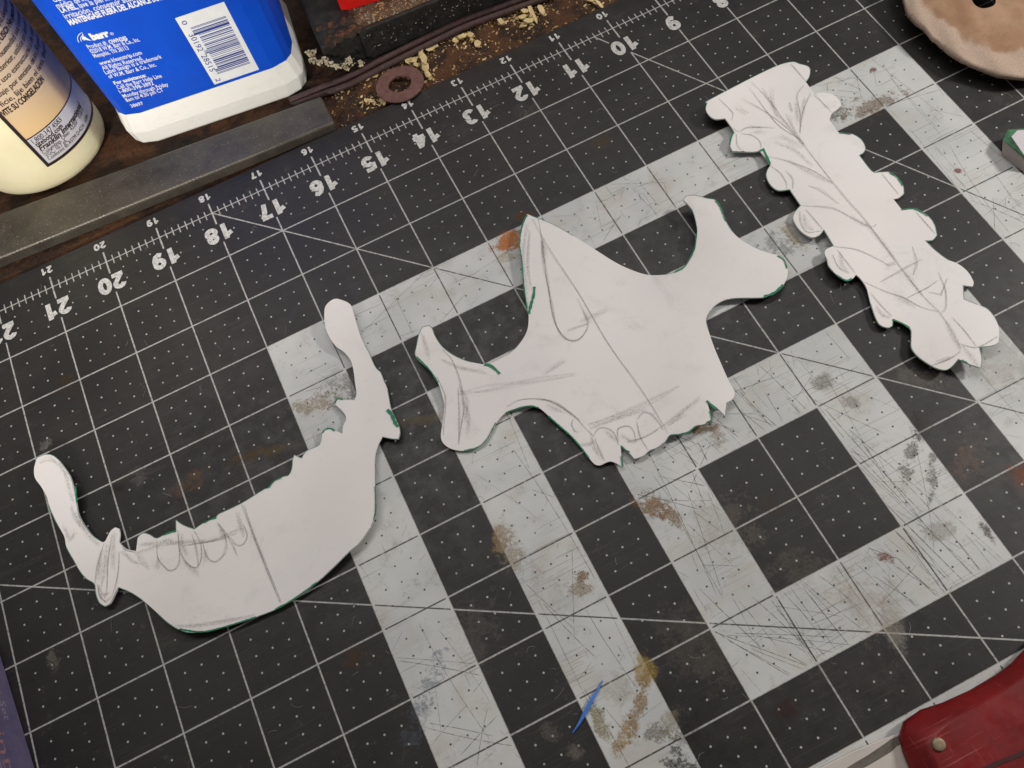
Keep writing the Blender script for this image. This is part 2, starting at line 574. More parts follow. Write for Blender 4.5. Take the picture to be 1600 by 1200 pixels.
# dried glue, varnish and paint on the print: pixel centre, radii in inches, turn, colour, strength, raggedness
STAINS = [(797, 376, .34, .19, -30, (196, 112, 22), 1.25, .6), (818, 338, .18, .12, 20, (110, 72, 26), 1.2, .8),
      (790, 402, .16, .12, 0, (205, 190, 160), .6, .8),
      (940, 224, .17, .14, 0, (116, 88, 44), .65, .6), (418, 706, .42, .10, -14, (134, 106, 48), .7, 1.1),
      (378, 716, .26, .10, -16, (100, 72, 34), .7, .9), (297, 752, .28, .13, -40, (168, 118, 74), .55, 1.5),
      (216, 744, .22, .13, -25, (168, 160, 156), .42, 1.1), (180, 765, .20, .08, -20, (24, 23, 22), .7, .6),
      (668, 654, .40, .08, -10, (162, 146, 102), .55, 1.3), (640, 660, .3, .1, 0, (96, 80, 46), .5, 1.2),
      (500, 628, .46, .16, -16, (164, 146, 110), .65, 1.0), (540, 606, .3, .2, 0, (120, 116, 110), .5, 1.2),
      (1018, 789, .24, .17, 25, (148, 108, 66), .95, .9), (1046, 805, .2, .10, 40, (150, 114, 72), .8, .9),
      (785, 838, .14, .26, 10, (170, 146, 106), .85, .8), (800, 868, .17, .22, -20, (176, 160, 130), .7, .9),
      (907, 899, .12, .09, 20, (136, 98, 42), .9, .9), (900, 920, .2, .08, 10, (160, 138, 96), .6, 1.2),
      (1007, 1047, .14, .26, -5, (186, 158, 84), .85, .7), (996, 1108, .09, .44, 20, (160, 124, 58), .8, .8),
      (975, 1148, .1, .26, 25, (178, 148, 96), .8, .8), (937, 1128, .10, .24, -25, (150, 138, 84), .8, .8),
      (1028, 1145, .14, .12, 0, (110, 92, 66), .6, 1.4), (1048, 1130, .16, .14, 30, (160, 146, 110), .5, 1.2),
      (1080, 1146, .2, .2, 0, (48, 40, 36), .7, 1.3), (1062, 1192, .2, .16, 0, (60, 56, 44), .85, 1.2),
      (968, 1075, .26, .2, 0, (176, 164, 148), .3, .8),
      (1365, 164, .5, .14, -22, (142, 120, 98), .75, 1.2), (1300, 175, .42, .16, -20, (126, 116, 96), .7, 1.3),
      (1375, 178, .18, .1, 0, (104, 76, 62), .7, 1.2), (1497, 267, .07, .055, 0, (134, 52, 44), .95, .3),
      (1364, 109, .06, .05, 0, (128, 48, 44), .8, .5), (1437, 592, .42, .13, 12, (160, 148, 136), .7, 1.0),
      (1382, 870, .10, .07, 20, (132, 66, 38), .9, 1.0), (1284, 598, .17, .14, 0, (150, 148, 136), .8, .5),
      (1596, 744, .2, .2, 0, (186, 92, 38), .85, .9), (1512, 712, .16, .34, 35, (170, 142, 124), .5, 1.6),
      (1524, 728, .3, .16, 30, (160, 134, 116), .4, 1.7), (1424, 700, .08, .46, 22, (80, 76, 72), .6, 2.0),
      (1457, 742, .06, .34, 14, (80, 76, 72), .6, 1.9), (1446, 660, .1, .4, 22, (84, 80, 74), .7, 1.6),
      (1543, 833, .05, .2, -25, (84, 60, 58), .8, 1.0), (1466, 825, .2, .14, 0, (160, 150, 134), .4, 1.2),
      (1205, 787, .16, .14, 0, (96, 70, 46), .5, 1.2), (555, 1028, .17, .14, 0, (112, 76, 40), .75, 1.2),
      (862, 1143, .13, .11, 0, (150, 140, 132), .65, .8), (899, 1175, .11, .1, 0, (166, 156, 148), .75, .7),
      (1231, 1110, .15, .15, 0, (82, 32, 32), .7, .8), (1160, 1142, .3, .2, 0, (90, 84, 78), .35, 1.4),
      (1090, 1010, .6, .4, 40, (190, 176, 160), .35, 1.0), (1130, 820, .5, .4, 30, (180, 164, 144), .35, 1.2),
      (1100, 668, .24, .10, -5, (156, 130, 78), .85, .8), (1120, 675, .12, .2, 0, (172, 150, 130), .5, .9),
      (68, 697, .12, .07, -40, (196, 188, 182), .7, 1.2), (85, 1030, .1, .12, 0, (178, 172, 160), .6, 1.4),
      (270, 998, .16, .14, 0, (120, 118, 96), .5, 1.6), (1345, 1052, .4, .3, 0, (110, 104, 98), .3, 1.5),
      (1420, 1080, .3, .4, 0, (120, 114, 106), .28, 1.6), (1300, 1060, .22, .3, 0, (104, 98, 92), .25, 1.6),
      (1330, 625, .16, .1, 0, (120, 118, 112), .5, 1.0), (650, 1120, .14, .36, 18, (120, 136, 152), .55, 1.6),
      (675, 1060, .1, .4, 22, (110, 128, 150), .5, 1.5), (830, 175, .3, .2, 0, (124, 120, 116), .42, 1.3),
      (718, 208, .2, .2, 0, (120, 116, 112), .38, 1.3), (1395, 965, .16, .5, 4, (196, 188, 174), .5, .5),
      (108, 606, .3, .2, 0, (84, 66, 50), .5, 1.2), (103, 590, .16, .1, 0, (90, 68, 34), .6, .8),
      (1350, 945, .34, .42, -30, (190, 168, 146), .5, 1.1), (1250, 900, .4, .3, 0, (182, 168, 150), .45, 1.2),
      (880, 920, .4, .4, 0, (180, 168, 150), .22, 1.1), (560, 1000, .4, .3, 0, (60, 58, 55), .25, 1.0),
      (740, 1000, .3, .5, 10, (186, 178, 168), .4, 1.2), (1560, 560, .4, .5, 0, (182, 166, 158), .4, 1.0),
      (1240, 370, .10, .30, -25, (176, 164, 130), .7, 1.0), (1213, 385, .24, .2, 0, (124, 122, 118), .5, 1.5)]


def stain_material():
    g = G('dried_stain')
    def attr(n):
        a = g.t.nodes.new('ShaderNodeAttribute')
        a.attribute_name = n
        return a
    col = attr('tint').outputs['Color']
    fall, stren, rag = attr('fall').outputs['Fac'], attr('strength').outputs['Fac'], attr('rag').outputs['Fac']
    n = g.m('ADD', g.m('SUBTRACT', g.noise(4.5, 3, .6), .5), g.m('MULTIPLY', g.m('SUBTRACT', g.noise(19, 5, .8), .5), 1.1))
    fine = g.noise(46, 3, .75)
    k = g.m('ADD', fall, g.m('MULTIPLY', n, g.m('MULTIPLY', rag, 2.3)))
    al = g.m('MULTIPLY', g.ss(k, .42, .95), g.ss(fine, .34, .60, .35, 1.0))
    al = g.m('MULTIPLY', al, stren)
    c2 = g.mix(g.ss(g.noise(16, 4, .7), .3, .7, 0, .5), col, g.mix(.5, col, (.02, .016, .012)))
    return g.alpha(al).done(c2, .55, 0, .3)


stain_m = stain_material()
for k, (px, py, a, b, rot, c, st, rg) in enumerate(STAINS):
    p = at(px, py)
    if not is_white(p[0], p[1]):
        st *= .5
    if a * b > .1:
        st *= .6
    st *= .82
    th = math.radians(-rot) + 2.69
    co, si = math.cos(th), math.sin(th)
    n, radii, fl = 24, (.4, .8, 1.2, 1.7), (.95, .70, .40, -.15)
    vs, fa = [(p[0], p[1], .0026 + .0001 * k)], [1.0]
    for rr_, f_ in zip(radii, fl):
        for i in range(n):
            x, y = a * rr_ * math.cos(6.2832 * i / n), b * rr_ * math.sin(6.2832 * i / n)
            vs.append((p[0] + x * co - y * si, p[1] + x * si + y * co, .0026 + .0001 * k))
            fa.append(f_)
    fs = [(0, 1 + i, 1 + (i + 1) % n) for i in range(n)]
    for r_ in range(3):
        fs += [(1 + r_ * n + i, 1 + (r_ + 1) * n + i, 1 + (r_ + 1) * n + (i + 1) % n, 1 + r_ * n + (i + 1) % n) for i in range(n)]
    sb = MB()
    sb.add(vs, fs)
    o = flat_up(sb.build('stain', stain_m, mat))
    me = o.data
    me.attributes.new('fall', 'FLOAT', 'POINT').data.foreach_set('value', fa)
    me.attributes.new('strength', 'FLOAT', 'POINT').data.foreach_set('value', [st] * len(fa))
    me.attributes.new('rag', 'FLOAT', 'POINT').data.foreach_set('value', [rg] * len(fa))
    me.attributes.new('tint', 'FLOAT_COLOR', 'POINT').data.foreach_set('color', list(srgb(*c)) * len(fa))


lint = MB()
rlint = random.Random(31)
for _ in range(150):
    px, py = rlint.uniform(0, 1600), rlint.uniform(120, 1200)
    p = at(px, py, .006)
    if not (-.4 < p[1] < 17 and p[0] < 23.4):
        continue
    a, L, k = rlint.uniform(0, 6.28), rlint.uniform(.04, .22), rlint.gauss(0, 9)
    pts = []
    q = p.copy()
    for i in range(9):
        pts.append((q[0], q[1], .005 + .012 * math.sin(i / 8 * math.pi)))
        a += k * L / 8
        q = q + np.array([math.cos(a), math.sin(a), 0]) * L / 8
    lint.ribbon(pts, rlint.uniform(.004, .008))
g = G('lint_pale')
o = flat_up(lint.build('lint_fibres', g.alpha(.5).done(srgb(150, 145, 136), .9, 0, .1), mat))
o['kind'] = 'stuff'

# ================================================================== THE BENCH
g = G('bench_rust')
a, b, c = g.noise(2.2, 7, .7), g.noise(11, 6, .75), g.noise(45, 4, .7)
colr = g.ramp(a, [(.28, srgb(22, 14, 10)), (.46, srgb(50, 32, 20)), (.58, srgb(88, 56, 31)), (.75, srgb(44, 28, 18))])
colr = g.mix(g.m('MULTIPLY', g.ss(b, .54, .76), .5), colr, srgb(128, 90, 52))
colr = g.mix(g.m('MULTIPLY', g.ss(c, .56, .72), .5), colr, srgb(30, 20, 14))
g.bump(g.m('ADD', b, g.m('MULTIPLY', c, .5)), .7, .05)
bench_mat = g.done(colr, g.ss(b, .3, .7, .45, .8), 0, .4)
mb = MB()
mb.box((-8, -16, MZ - 1.5), (34, 24, MZ))
o = mb.build('bench_top', bench_mat)
tag(o, kind='structure')

# steel bar lying along the edge of the mat
g = G('bar_steel')
a, b = g.noise(60, 3, .8), g.noise(2.5, 5, .65)
X, Y, Z = g.xyz()
weave = g.m('MULTIPLY', g.m('SINE', g.m('MULTIPLY', g.m('ADD', X, g.m('MULTIPLY', Y, .35)), 95.0)), g.m('SINE', g.m('MULTIPLY', Y, 120.0)))
c = g.mix(g.ss(b, .3, .7), srgb(82, 77, 70), srgb(100, 94, 85))
c = g.mix(g.m('MULTIPLY', g.ss(weave, 0.1, .9), .22), c, srgb(62, 57, 50))
fl = g.m('MULTIPLY', g.ss(g.vor(26), .2, .06), g.m('GREATER_THAN', g.noise(7, 3), .5))
c = g.mix(g.m('MULTIPLY', fl, .7), c, srgb(180, 172, 158))
c = g.mix(g.m('MULTIPLY', g.ss(g.noise(6, 6, .8), .6, .78), .5), c, srgb(64, 48, 34))
g.bump(g.m('ADD', g.m('MULTIPLY', weave, .4), a), .35, .008)
bar_mat = g.done(c, g.ss(b, .3, .7, .34, .5), .5, .5)
mb = MB()
zb, zt = MZ + .004, .15
T = [(15.35, -1.30), (22.9, -2.06), (22.9, -1.02), (15.35, -.575)]
mb.prism([(x, y, zb) for x, y in T], [(x, y, zt) for x, y in T])
o = mb.build('steel_bar', bar_mat, None, bevel=.045)
tag(o, 'dusty grey flat steel bar lying along the upper edge of the mat', 'metal bar')

# ================================================================== PAPER CUT-OUTS
LOWER = [(60, 714.5), (75, 710), (87.5, 715), (100, 729), (110, 745), (116, 765), (119.5, 785), (122.5, 802), (130, 817), (144, 836), (160, 847.5), (164, 846),
         (172.5, 830), (180, 824), (186, 826), (187.5, 835), (186, 847), (197.5, 857.5), (212.5, 861), (214, 850), (216, 839), (225, 833), (235, 836), (245, 841),
         (260, 834), (275, 831), (275, 813), (287.5, 821), (304, 827), (315, 819), (330, 811), (337.5, 810), (341, 804), (360, 795), (380, 785), (400, 772.5),
         (414, 764), (419, 762.5), (427.5, 752.5), (442.5, 745), (451, 742.5), (456, 732.5), (457.5, 717.5), (460, 711), (471, 716), (480, 704), (499, 695), (502.5, 680),
         (505, 672.5), (515, 669), (522.5, 672.5), (535, 677.5), (536, 666), (540.5, 656), (539, 647.5), (530, 637.5), (522.5, 631), (526, 623), (540, 625), (554, 625),
         (557, 615), (555, 600), (552, 577.5), (547.5, 562.5), (537.5, 550), (524, 540), (514, 525), (507.5, 507.5), (507, 485), (511, 475), (522.5, 467), (535, 469),
         (547.5, 476), (552.5, 490), (557.5, 507.5), (565, 530), (576, 550), (586, 572.5), (595, 582.5), (600, 595), (605, 607), (611, 637.5), (617.5, 652.5), (624, 667.5),
         (625, 677.5), (622.5, 686), (612.5, 685.5), (597.5, 682.5), (591, 695), (586, 712.5), (585, 737.5), (586, 775), (587, 795), (584, 812.5), (575, 830), (560, 850),
         (545, 862.5), (525, 882.5), (507.5, 899), (495, 910), (475, 926), (457.5, 937.5), (430, 952.5), (400, 964), (375, 972.5), (345, 981), (315, 987), (295, 988),
         (277.5, 982.5), (260, 971), (240, 952.5), (222.5, 937.5), (205, 926), (185, 917.5), (179, 930), (172.5, 942.5), (164, 947.5), (155, 941), (150, 927.5), (147.5, 912.5),
         (135, 904), (125, 892.5), (115, 875), (104, 855), (100, 837.5), (87.5, 815), (77.5, 792.5), (72.5, 775), (64, 760), (55, 747.5), (53, 735), (55.5, 722.5)]
UPPER = [(655, 521), (660, 511), (670, 509), (675, 512.5), (680, 525), (690, 540), (705, 552.5), (725, 562.5), (745, 567.5), (762.5, 569), (782.5, 560), (800, 549.5),
         (815, 532.5), (824, 515), (826, 495), (824, 482.5), (819, 450), (815, 405), (811, 382.5), (814, 360), (820, 340), (824, 334.5), (837.5, 340), (865, 351), (900, 371),
         (930, 390), (960, 409), (985, 421), (1010, 429), (1035, 429.5), (1055, 425), (1069, 417.5), (1080, 400), (1086, 385), (1089.5, 365), (1087.5, 347.5), (1082.5, 330),
         (1075, 320), (1067.5, 312.5), (1074, 306), (1087.5, 305.5), (1105, 310), (1117.5, 312.5), (1125, 322.5), (1134, 345), (1145, 362.5), (1160, 376), (1180, 387.5),
         (1200, 395), (1215, 399), (1225, 406), (1230.5, 419), (1230, 432.5), (1224, 445), (1212.5, 456), (1200, 461), (1190, 465), (1147.5, 466), (1127.5, 471), (1112.5, 482.5),
         (1104, 497.5), (1106, 512.5), (1115, 540), (1127.5, 570), (1140, 597.5), (1145, 605), (1148, 615), (1144, 624), (1135, 629), (1132.5, 649), (1119, 636), (1104, 625.5),
         (1109, 642.5), (1112.5, 655), (1100, 662.5), (1087.5, 665), (1077.5, 674), (1065, 678), (1047.5, 679.5), (1040, 689), (1027.5, 699), (1015, 704), (1007.5, 711),
         (997.5, 715.5), (991, 717), (982.5, 707.5), (970, 696), (971, 712.5), (973, 730), (965, 725), (955, 721), (947.5, 722.5), (937.5, 727), (929, 725), (920, 715),
         (907.5, 699), (892.5, 681), (875, 666), (857.5, 650), (842.5, 637.5), (827.5, 634), (800, 640), (790, 645), (777.5, 657.5), (760, 687.5), (745, 699), (725, 704),
         (707.5, 702), (695, 695), (689, 684), (691, 662.5), (694, 637.5), (691, 620), (686, 602.5), (682.5, 595), (672.5, 580), (650, 557.5), (651, 540)]
SPINE = [(1110, 155), (1200, 109), (1235, 97), (1250, 100), (1263, 104), (1266, 111), (1264, 121), (1259, 127.5), (1266, 137.5), (1273, 146), (1285, 144.5), (1300, 147),
         (1310, 155), (1315, 164), (1308, 171), (1300, 177), (1296, 187.5), (1304, 198), (1311, 207), (1330, 209), (1345, 217.5), (1352, 230), (1350, 237.5), (1342.5, 242.5),
         (1362.5, 267.5), (1375, 269), (1390, 269), (1402.5, 277.5), (1411, 290), (1412.5, 302.5), (1405, 309), (1396, 311), (1409, 327.5), (1430, 326), (1450, 337.5),
         (1460, 351), (1464, 367.5), (1457.5, 375), (1446, 376), (1460, 390), (1480, 405), (1497.5, 412.5), (1512.5, 425), (1521, 440), (1520, 447.5), (1505, 446),
         (1506, 467.5), (1525, 475), (1542.5, 482.5), (1555, 497.5), (1561, 515), (1560, 535), (1550, 540), (1530, 542.5), (1534, 560), (1532.5, 575), (1515, 569), (1497.5, 561),
         (1487.5, 572.5), (1477.5, 578), (1462.5, 575), (1445, 565), (1432.5, 555), (1424, 542.5), (1424, 525), (1422.5, 514), (1410, 505), (1395, 499), (1394.5, 509),
         (1387.5, 512), (1375, 507.5), (1367.5, 495), (1360, 472.5), (1354, 450), (1345, 436), (1337.5, 429), (1332.5, 435), (1322.5, 438), (1307.5, 429), (1295, 416),
         (1292, 405), (1288, 396), (1291, 389), (1302.5, 384), (1287.5, 359), (1280, 367.5), (1267.5, 371), (1252.5, 362.5), (1242.5, 350), (1239, 339), (1244, 329),
         (1251, 321), (1240, 305), (1234, 296), (1216, 297.5), (1204, 289), (1197.5, 276), (1199, 266), (1204, 258), (1196, 247), (1187, 236), (1176, 237.5), (1160, 237),
         (1145, 237), (1140, 226), (1141, 215), (1147, 206), (1141, 196), (1133, 185), (1117.5, 186), (1108, 180), (1103, 171), (1105, 161)]


def bumpfield(seed, lifts, base=.075, amp=.036):
    ph = [random.Random(seed + i).uniform(0, 6.28) for i in range(4)]
    L = [(at(px, py), h, s) for px, py, h, s in lifts]

    def f(u, v):
        z = base + amp * (math.sin(u * 1.3 + ph[0]) * math.sin(v * 1.1 + ph[1]) + .6 * math.sin(u * 2.3 - v * 1.7 + ph[2]))
        for c, h, s in L:
            z += h * math.exp(-((u - c[0]) ** 2 + (v - c[1]) ** 2) / (2 * s * s))
        return z
    return f


def lay(px, py, zf, extra=0.0):
    z = 0.05
    for _ in range(4):
        p = at(px, py, z)
        z = zf(p[0], p[1]) + extra
    return at(px, py, z)


def paper_material(name, tint):
    g = G(name)
    n, f = g.noise(.8, 4), g.noise(18, 5, .7)
    c = g.mix(g.ss(n, .3, .7), tint, tuple(x * .955 for x in tint))
    c = g.mix(g.ss(g.noise(.45, 2), .35, .65, 0, .5), c, tuple(x * y for x, y in zip(tint, (.97, .985, 1.02))))
    sm = g.m('MULTIPLY', g.ss(g.noise(1.5, 5, .65, dist=.8), .50, .78), g.ss(f, .25, .6))
    c = g.mix(g.m('MULTIPLY', sm, .26), c, srgb(150, 145, 142))
    c = g.mix(g.ss(g.noise(9, 4, .8), .64, .76, 0, .22), c, srgb(150, 145, 140))
    g.bump(f, .06, .004)
    return g.done(c, .62, 0, .25)


g = G('pencil')
pencil = g.alpha(g.ss(g.noise(55, 4, .8), .34, .70, .05, .215)).done(srgb(100, 95, 93), .6, 0, .3)
g = G('pencil_faint')
pencil_faint = g.alpha(g.ss(g.noise(45, 4, .8), .36, .75, .01, .105)).done(srgb(106, 100, 98), .6, 0, .3)
green = plain('marker_green', srgb(22, 122, 84), .6, var=.2, scale=15)
pale_green = plain('marker_green_faint', srgb(112, 150, 132), .6, var=.2, scale=15)


def in_poly(x, y, P):
    c = False
    j = len(P) - 1
    for i in range(len(P)):
        xi, yi = P[i][0], P[i][1]
        xj, yj = P[j][0], P[j][1]
        if (yi > y) != (yj > y) and x < (xj - xi) * (y - yi) / (yj - yi) + xi:
            c = not c
        j = i
    return c


def paper(name, outline, zf, strokes, faint, greens, label, tint, thick=.028):
    root = empty(name)
    tag(root, label, 'paper cutout', 'bone-shaped paper cutouts on the mat')
    px = smooth_line(outline, True, 2.5)
    P = [lay(x, y, zf) for x, y in px]
    us, vs = [p[0] for p in P], [p[1] for p in P]
    pts = [Vector((p[0], p[1])) for p in P]
    n = len(pts)
    st = .14
    PA = np.array([(p[0], p[1]) for p in P])
    PB = np.roll(PA, -1, 0)
    gu, gv = np.meshgrid(np.arange(min(us), max(us), st), np.arange(min(vs), max(vs), st))
    Q = np.c_[gu.ravel(), gv.ravel()]
    cr = ((PA[None, :, 1] > Q[:, None, 1]) != (PB[None, :, 1] > Q[:, None, 1])) & \
         (Q[:, None, 0] < (PB[None, :, 0] - PA[None, :, 0]) * (Q[:, None, 1] - PA[None, :, 1]) / (PB[None, :, 1] - PA[None, :, 1] + 1e-12) + PA[None, :, 0])
    far = ((Q[:, None, :] - PA[None]) ** 2).sum(2).min(1) > .004
    pts += [Vector((float(a), float(c))) for a, c in Q[(cr.sum(1) % 2 == 1) & far]]
    vv, ee, ff, *_ = geometry.delaunay_2d_cdt(pts, [(i, (i + 1) % n) for i in range(n)], [], 0, 1e-6)
    tris = []
    for f in ff:
        cx, cy = sum(vv[i].x for i in f) / 3, sum(vv[i].y for i in f) / 3
        if in_poly(cx, cy, P):
            tris.append(tuple(f))
    b = MB()
    top = [(q.x, q.y, zf(q.x, q.y)) for q in vv]
    k = len(top)
    edge = {}
    for f in tris:
        for i in range(3):
            a, c = f[i], f[(i + 1) % 3]
            edge[(a, c)] = edge.get((a, c), 0) + 1
    side = [(a, c, c + k, a + k) for (a, c) in edge if (c, a) not in edge]
    b.add(top + [(x, y, max(z - thick, .003)) for x, y, z in top], tris + [tuple(i + k for i in reversed(f)) for f in tris] + side)
    o = b.build('paper_sheet', paper_material(name + '_paper', tint), root)
    # faces smooth, rim crisp
    me = o.data
    sm = [p.normal.z > .5 or p.normal.z < -.5 for p in me.polygons]
    me.polygons.foreach_set('use_smooth', sm)
    bm = bmesh.new()
    bm.from_mesh(me)
    for e in bm.edges:
        if len(e.link_faces) == 2 and e.calc_face_angle(0) > .8:
            e.smooth = False
    bm.to_mesh(me)
    bm.free()
    rr = random.Random(len(outline))
    lift = [.0025]

    def draw(b, line, w, jit, rep):
        for _ in range(rep):
            q = smooth_line([(x + rr.gauss(0, jit), y + rr.gauss(0, jit)) for x, y in line], False, 3, 75)
            lift[0] += .00004
            m = len(q)
            ws = [w * (.45 + .55 * math.sin(math.pi * min(1, max(0.02, i / max(1, m - 1))))) * rr.uniform(.85, 1.15) for i in range(m)]
            b.ribbon([lay(x, y, zf, lift[0]) for x, y in q], ws)
    for s in strokes:
        b = MB()
        draw(b, s, .021, .9, 3)
        flat_up(b.build('pencil_line', pencil, root))
    b = MB()
    for s in faint:
        draw(b, s, .05, 2.2, 5)
    flat_up(b.build('pencil_shading', pencil_faint, root))['kind'] = 'stuff'
    bw = MB()
    for w, line in greens:
        q = smooth_line(line, False, 3, 75)
        lift[0] += .0002
        b = MB()
        b.ribbon([lay(x, y, zf, lift[0]) for x, y in q], [w * rr.uniform(.6, 1.2) for _ in q])
        flat_up(b.build('marker_line', green, root))
    # thin trace of green left along stretches of the cut edge
    w0 = 0
    i = 0
    while i < n:
        L = rr.randint(10, 45)
        if rr.random() < .55:
            seg = [P[(i + j) % n] for j in range(L)]
            bw.ribbon([(p[0], p[1], p[2] + .0015) for p in seg], .010)
        i += L
    flat_up(bw.build('marker_trace', pale_green, root))['kind'] = 'stuff'
    return root


LS = [[(378, 788), (398, 845), (418, 892), (437, 942)], [(381, 790), (400, 845), (439, 942)],
      [(245, 845), (246, 871), (256, 885), (265, 892), (274, 888), (281, 875), (279, 851), (278, 834)],
      [(277, 830), (280, 856), (287, 875), (299, 886), (308, 887), (314, 875), (314, 852), (308, 836), (303, 830)],
      [(316, 843), (321, 866), (331, 877), (342, 875), (353, 858), (351, 837), (340, 817)],
      [(359, 839), (370, 852), (381, 849), (387, 836), (379, 819)],
      [(282, 853), (310, 850), (340, 843), (370, 832)], [(362, 849), (370, 867)], [(340, 817), (352, 832), (362, 852)],
      [(162, 849), (154, 875), (150, 897), (148, 912)], [(187, 862), (184, 894), (179, 922), (172, 938)],
      [(175, 834), (169, 875), (166, 920), (163, 935)], [(152, 912), (156, 931), (165, 941), (172, 934)],
      [(188, 848), (197, 858), (212, 863)], [(300, 836), (306, 862), (310, 884)]]
LF = [[(212, 865), (250, 853), (278, 849), (325, 845), (353, 837), (381, 824)], [(190, 862), (205, 875), (216, 882)], [(212, 866), (222, 878), (235, 890)],
      [(274, 980), (325, 976), (400, 962)], [(119, 800), (137, 834), (156, 852)], [(100, 820), (112, 842), (120, 830)], [(62, 722), (78, 716), (96, 730), (108, 756), (114, 785)],
      [(160, 860), (156, 885), (153, 905)], [(168, 850), (163, 885), (160, 915)], [(154, 915), (160, 930), (170, 925)], [(247, 850), (262, 846), (275, 848)],
      [(285, 875), (300, 890), (310, 898)], [(320, 858), (322, 880)], [(250, 868), (244, 890)], [(283, 835), (286, 850), (292, 870)], [(218, 850), (244, 848)],
      [(370, 800), (376, 822), (382, 840)], [(345, 822), (350, 846)], [(110, 790), (122, 815), (130, 828)], [(180, 834), (178, 860), (176, 890)]]
US = [[(841, 343), (847, 375), (850, 400), (856, 440), (862, 480), (868, 505), (876, 522), (890, 532), (905, 530), (915, 518), (918, 505), (912, 488), (902, 466)],
      [(846, 378), (849, 410), (857, 452), (864, 492), (871, 513), (882, 528), (895, 533), (908, 527), (917, 512)],
      [(832, 342), (860, 392), (905, 460), (950, 535), (990, 592), (1002, 610), (1022, 638), (1045, 677)],
      [(691, 545), (705, 561), (715, 582), (720, 601), (724, 636), (722, 657), (717, 692)], [(716, 606), (717, 650), (717, 694)],
      [(927, 682), (935, 670), (947, 669), (960, 677), (967, 695)], [(929, 685), (937, 705), (945, 720)],
      [(966, 692), (966, 672), (975, 666), (985, 667), (991, 677), (992, 687)], [(995, 655), (1005, 645), (1017, 647), (1030, 660), (1036, 672)],
      [(994, 657), (1000, 682), (1012, 702)], [(792, 636), (815, 624), (850, 624), (876, 636), (900, 652), (914, 668), (926, 680)], [(895, 655), (893, 664), (898, 674), (903, 675)],
      [(980, 692), (1010, 682), (1035, 667)], [(885, 517), (912, 508), (918, 504)], [(682, 589), (692, 608), (696, 626), (694, 657), (692, 680)]]
UF = [[(822, 350), (818, 400), (821, 450), (826, 480)], [(826, 360), (824, 410), (827, 455)], [(845, 372), (850, 392), (852, 412)], [(848, 376), (852, 400)],
      [(715, 615), (770, 605), (830, 596), (900, 585)], [(850, 585), (885, 560)], [(724, 622), (730, 650), (730, 680)], [(720, 600), (727, 630), (726, 660)],
      [(840, 624), (870, 630), (905, 655)], [(855, 632), (880, 645)], [(917, 665), (950, 652), (1007, 632), (1062, 605)], [(920, 668), (960, 656), (1010, 640)],
      [(1035, 667), (1080, 632), (1095, 622)], [(1045, 665), (1070, 645)], [(922, 678), (930, 700), (940, 718)], [(905, 695), (930, 692)], [(945, 672), (962, 690)],
      [(660, 520), (666, 540), (672, 560)], [(905, 500), (935, 490), (951, 482)], [(912, 485), (920, 506)], [(970, 680), (990, 690), (1000, 684)], [(690, 560), (720, 575), (760, 582)]]
SS = [[(1174, 128), (1202, 156), (1230, 194), (1256, 228), (1302, 286), (1328, 318), (1355, 347), (1400, 407), (1440, 460), (1467, 487), (1487, 517), (1502, 545)],
      [(1170, 138), (1214, 194), (1250, 218), (1256, 228)], [(1160, 153), (1194, 174), (1230, 200), (1254, 226)], [(1256, 132), (1246, 150), (1250, 180), (1250, 208)],
      [(1266, 146), (1254, 174), (1250, 208)], [(1123, 154), (1138, 168), (1145, 178), (1143, 188)], [(1146, 200), (1154, 206), (1170, 198), (1210, 200)],
      [(1150, 208), (1152, 226), (1160, 235)], [(1158, 208), (1176, 212), (1187, 222), (1189, 234)], [(1200, 245), (1230, 252), (1270, 266), (1302, 286)],
      [(1204, 258), (1220, 272), (1230, 288), (1228, 295)], [(1228, 268), (1237, 280), (1238, 294)], [(1262, 290), (1282, 298), (1310, 318)],
      [(1235, 99), (1258, 127)], [(1272, 146), (1300, 175)], [(1252, 321), (1300, 325), (1330, 340), (1360, 354), (1369, 350)],
      [(1250, 330), (1250, 347), (1262, 362), (1285, 360)], [(1260, 327), (1287, 359)], [(1302, 385), (1340, 390), (1375, 407), (1390, 415)],
      [(1300, 398), (1310, 417), (1327, 427)], [(1307, 390), (1337, 427)], [(1375, 440), (1412, 420), (1440, 405)], [(1425, 385), (1431, 410), (1427, 430)],
      [(1350, 440), (1387, 457), (1412, 465), (1440, 480), (1467, 487)], [(1415, 466), (1450, 450), (1465, 437)], [(1465, 425), (1477, 455), (1477, 480), (1470, 488)],
      [(1360, 457), (1375, 475), (1395, 495)], [(1457, 571), (1482, 560), (1500, 550)], [(1497, 537), (1527, 542), (1560, 525)], [(1487, 495), (1505, 515), (1525, 540)],
      [(1412, 273), (1388, 268)], [(1378, 272), (1404, 303)], [(1430, 330), (1462, 366)], [(1452, 457), (1470, 460), (1480, 435)]]
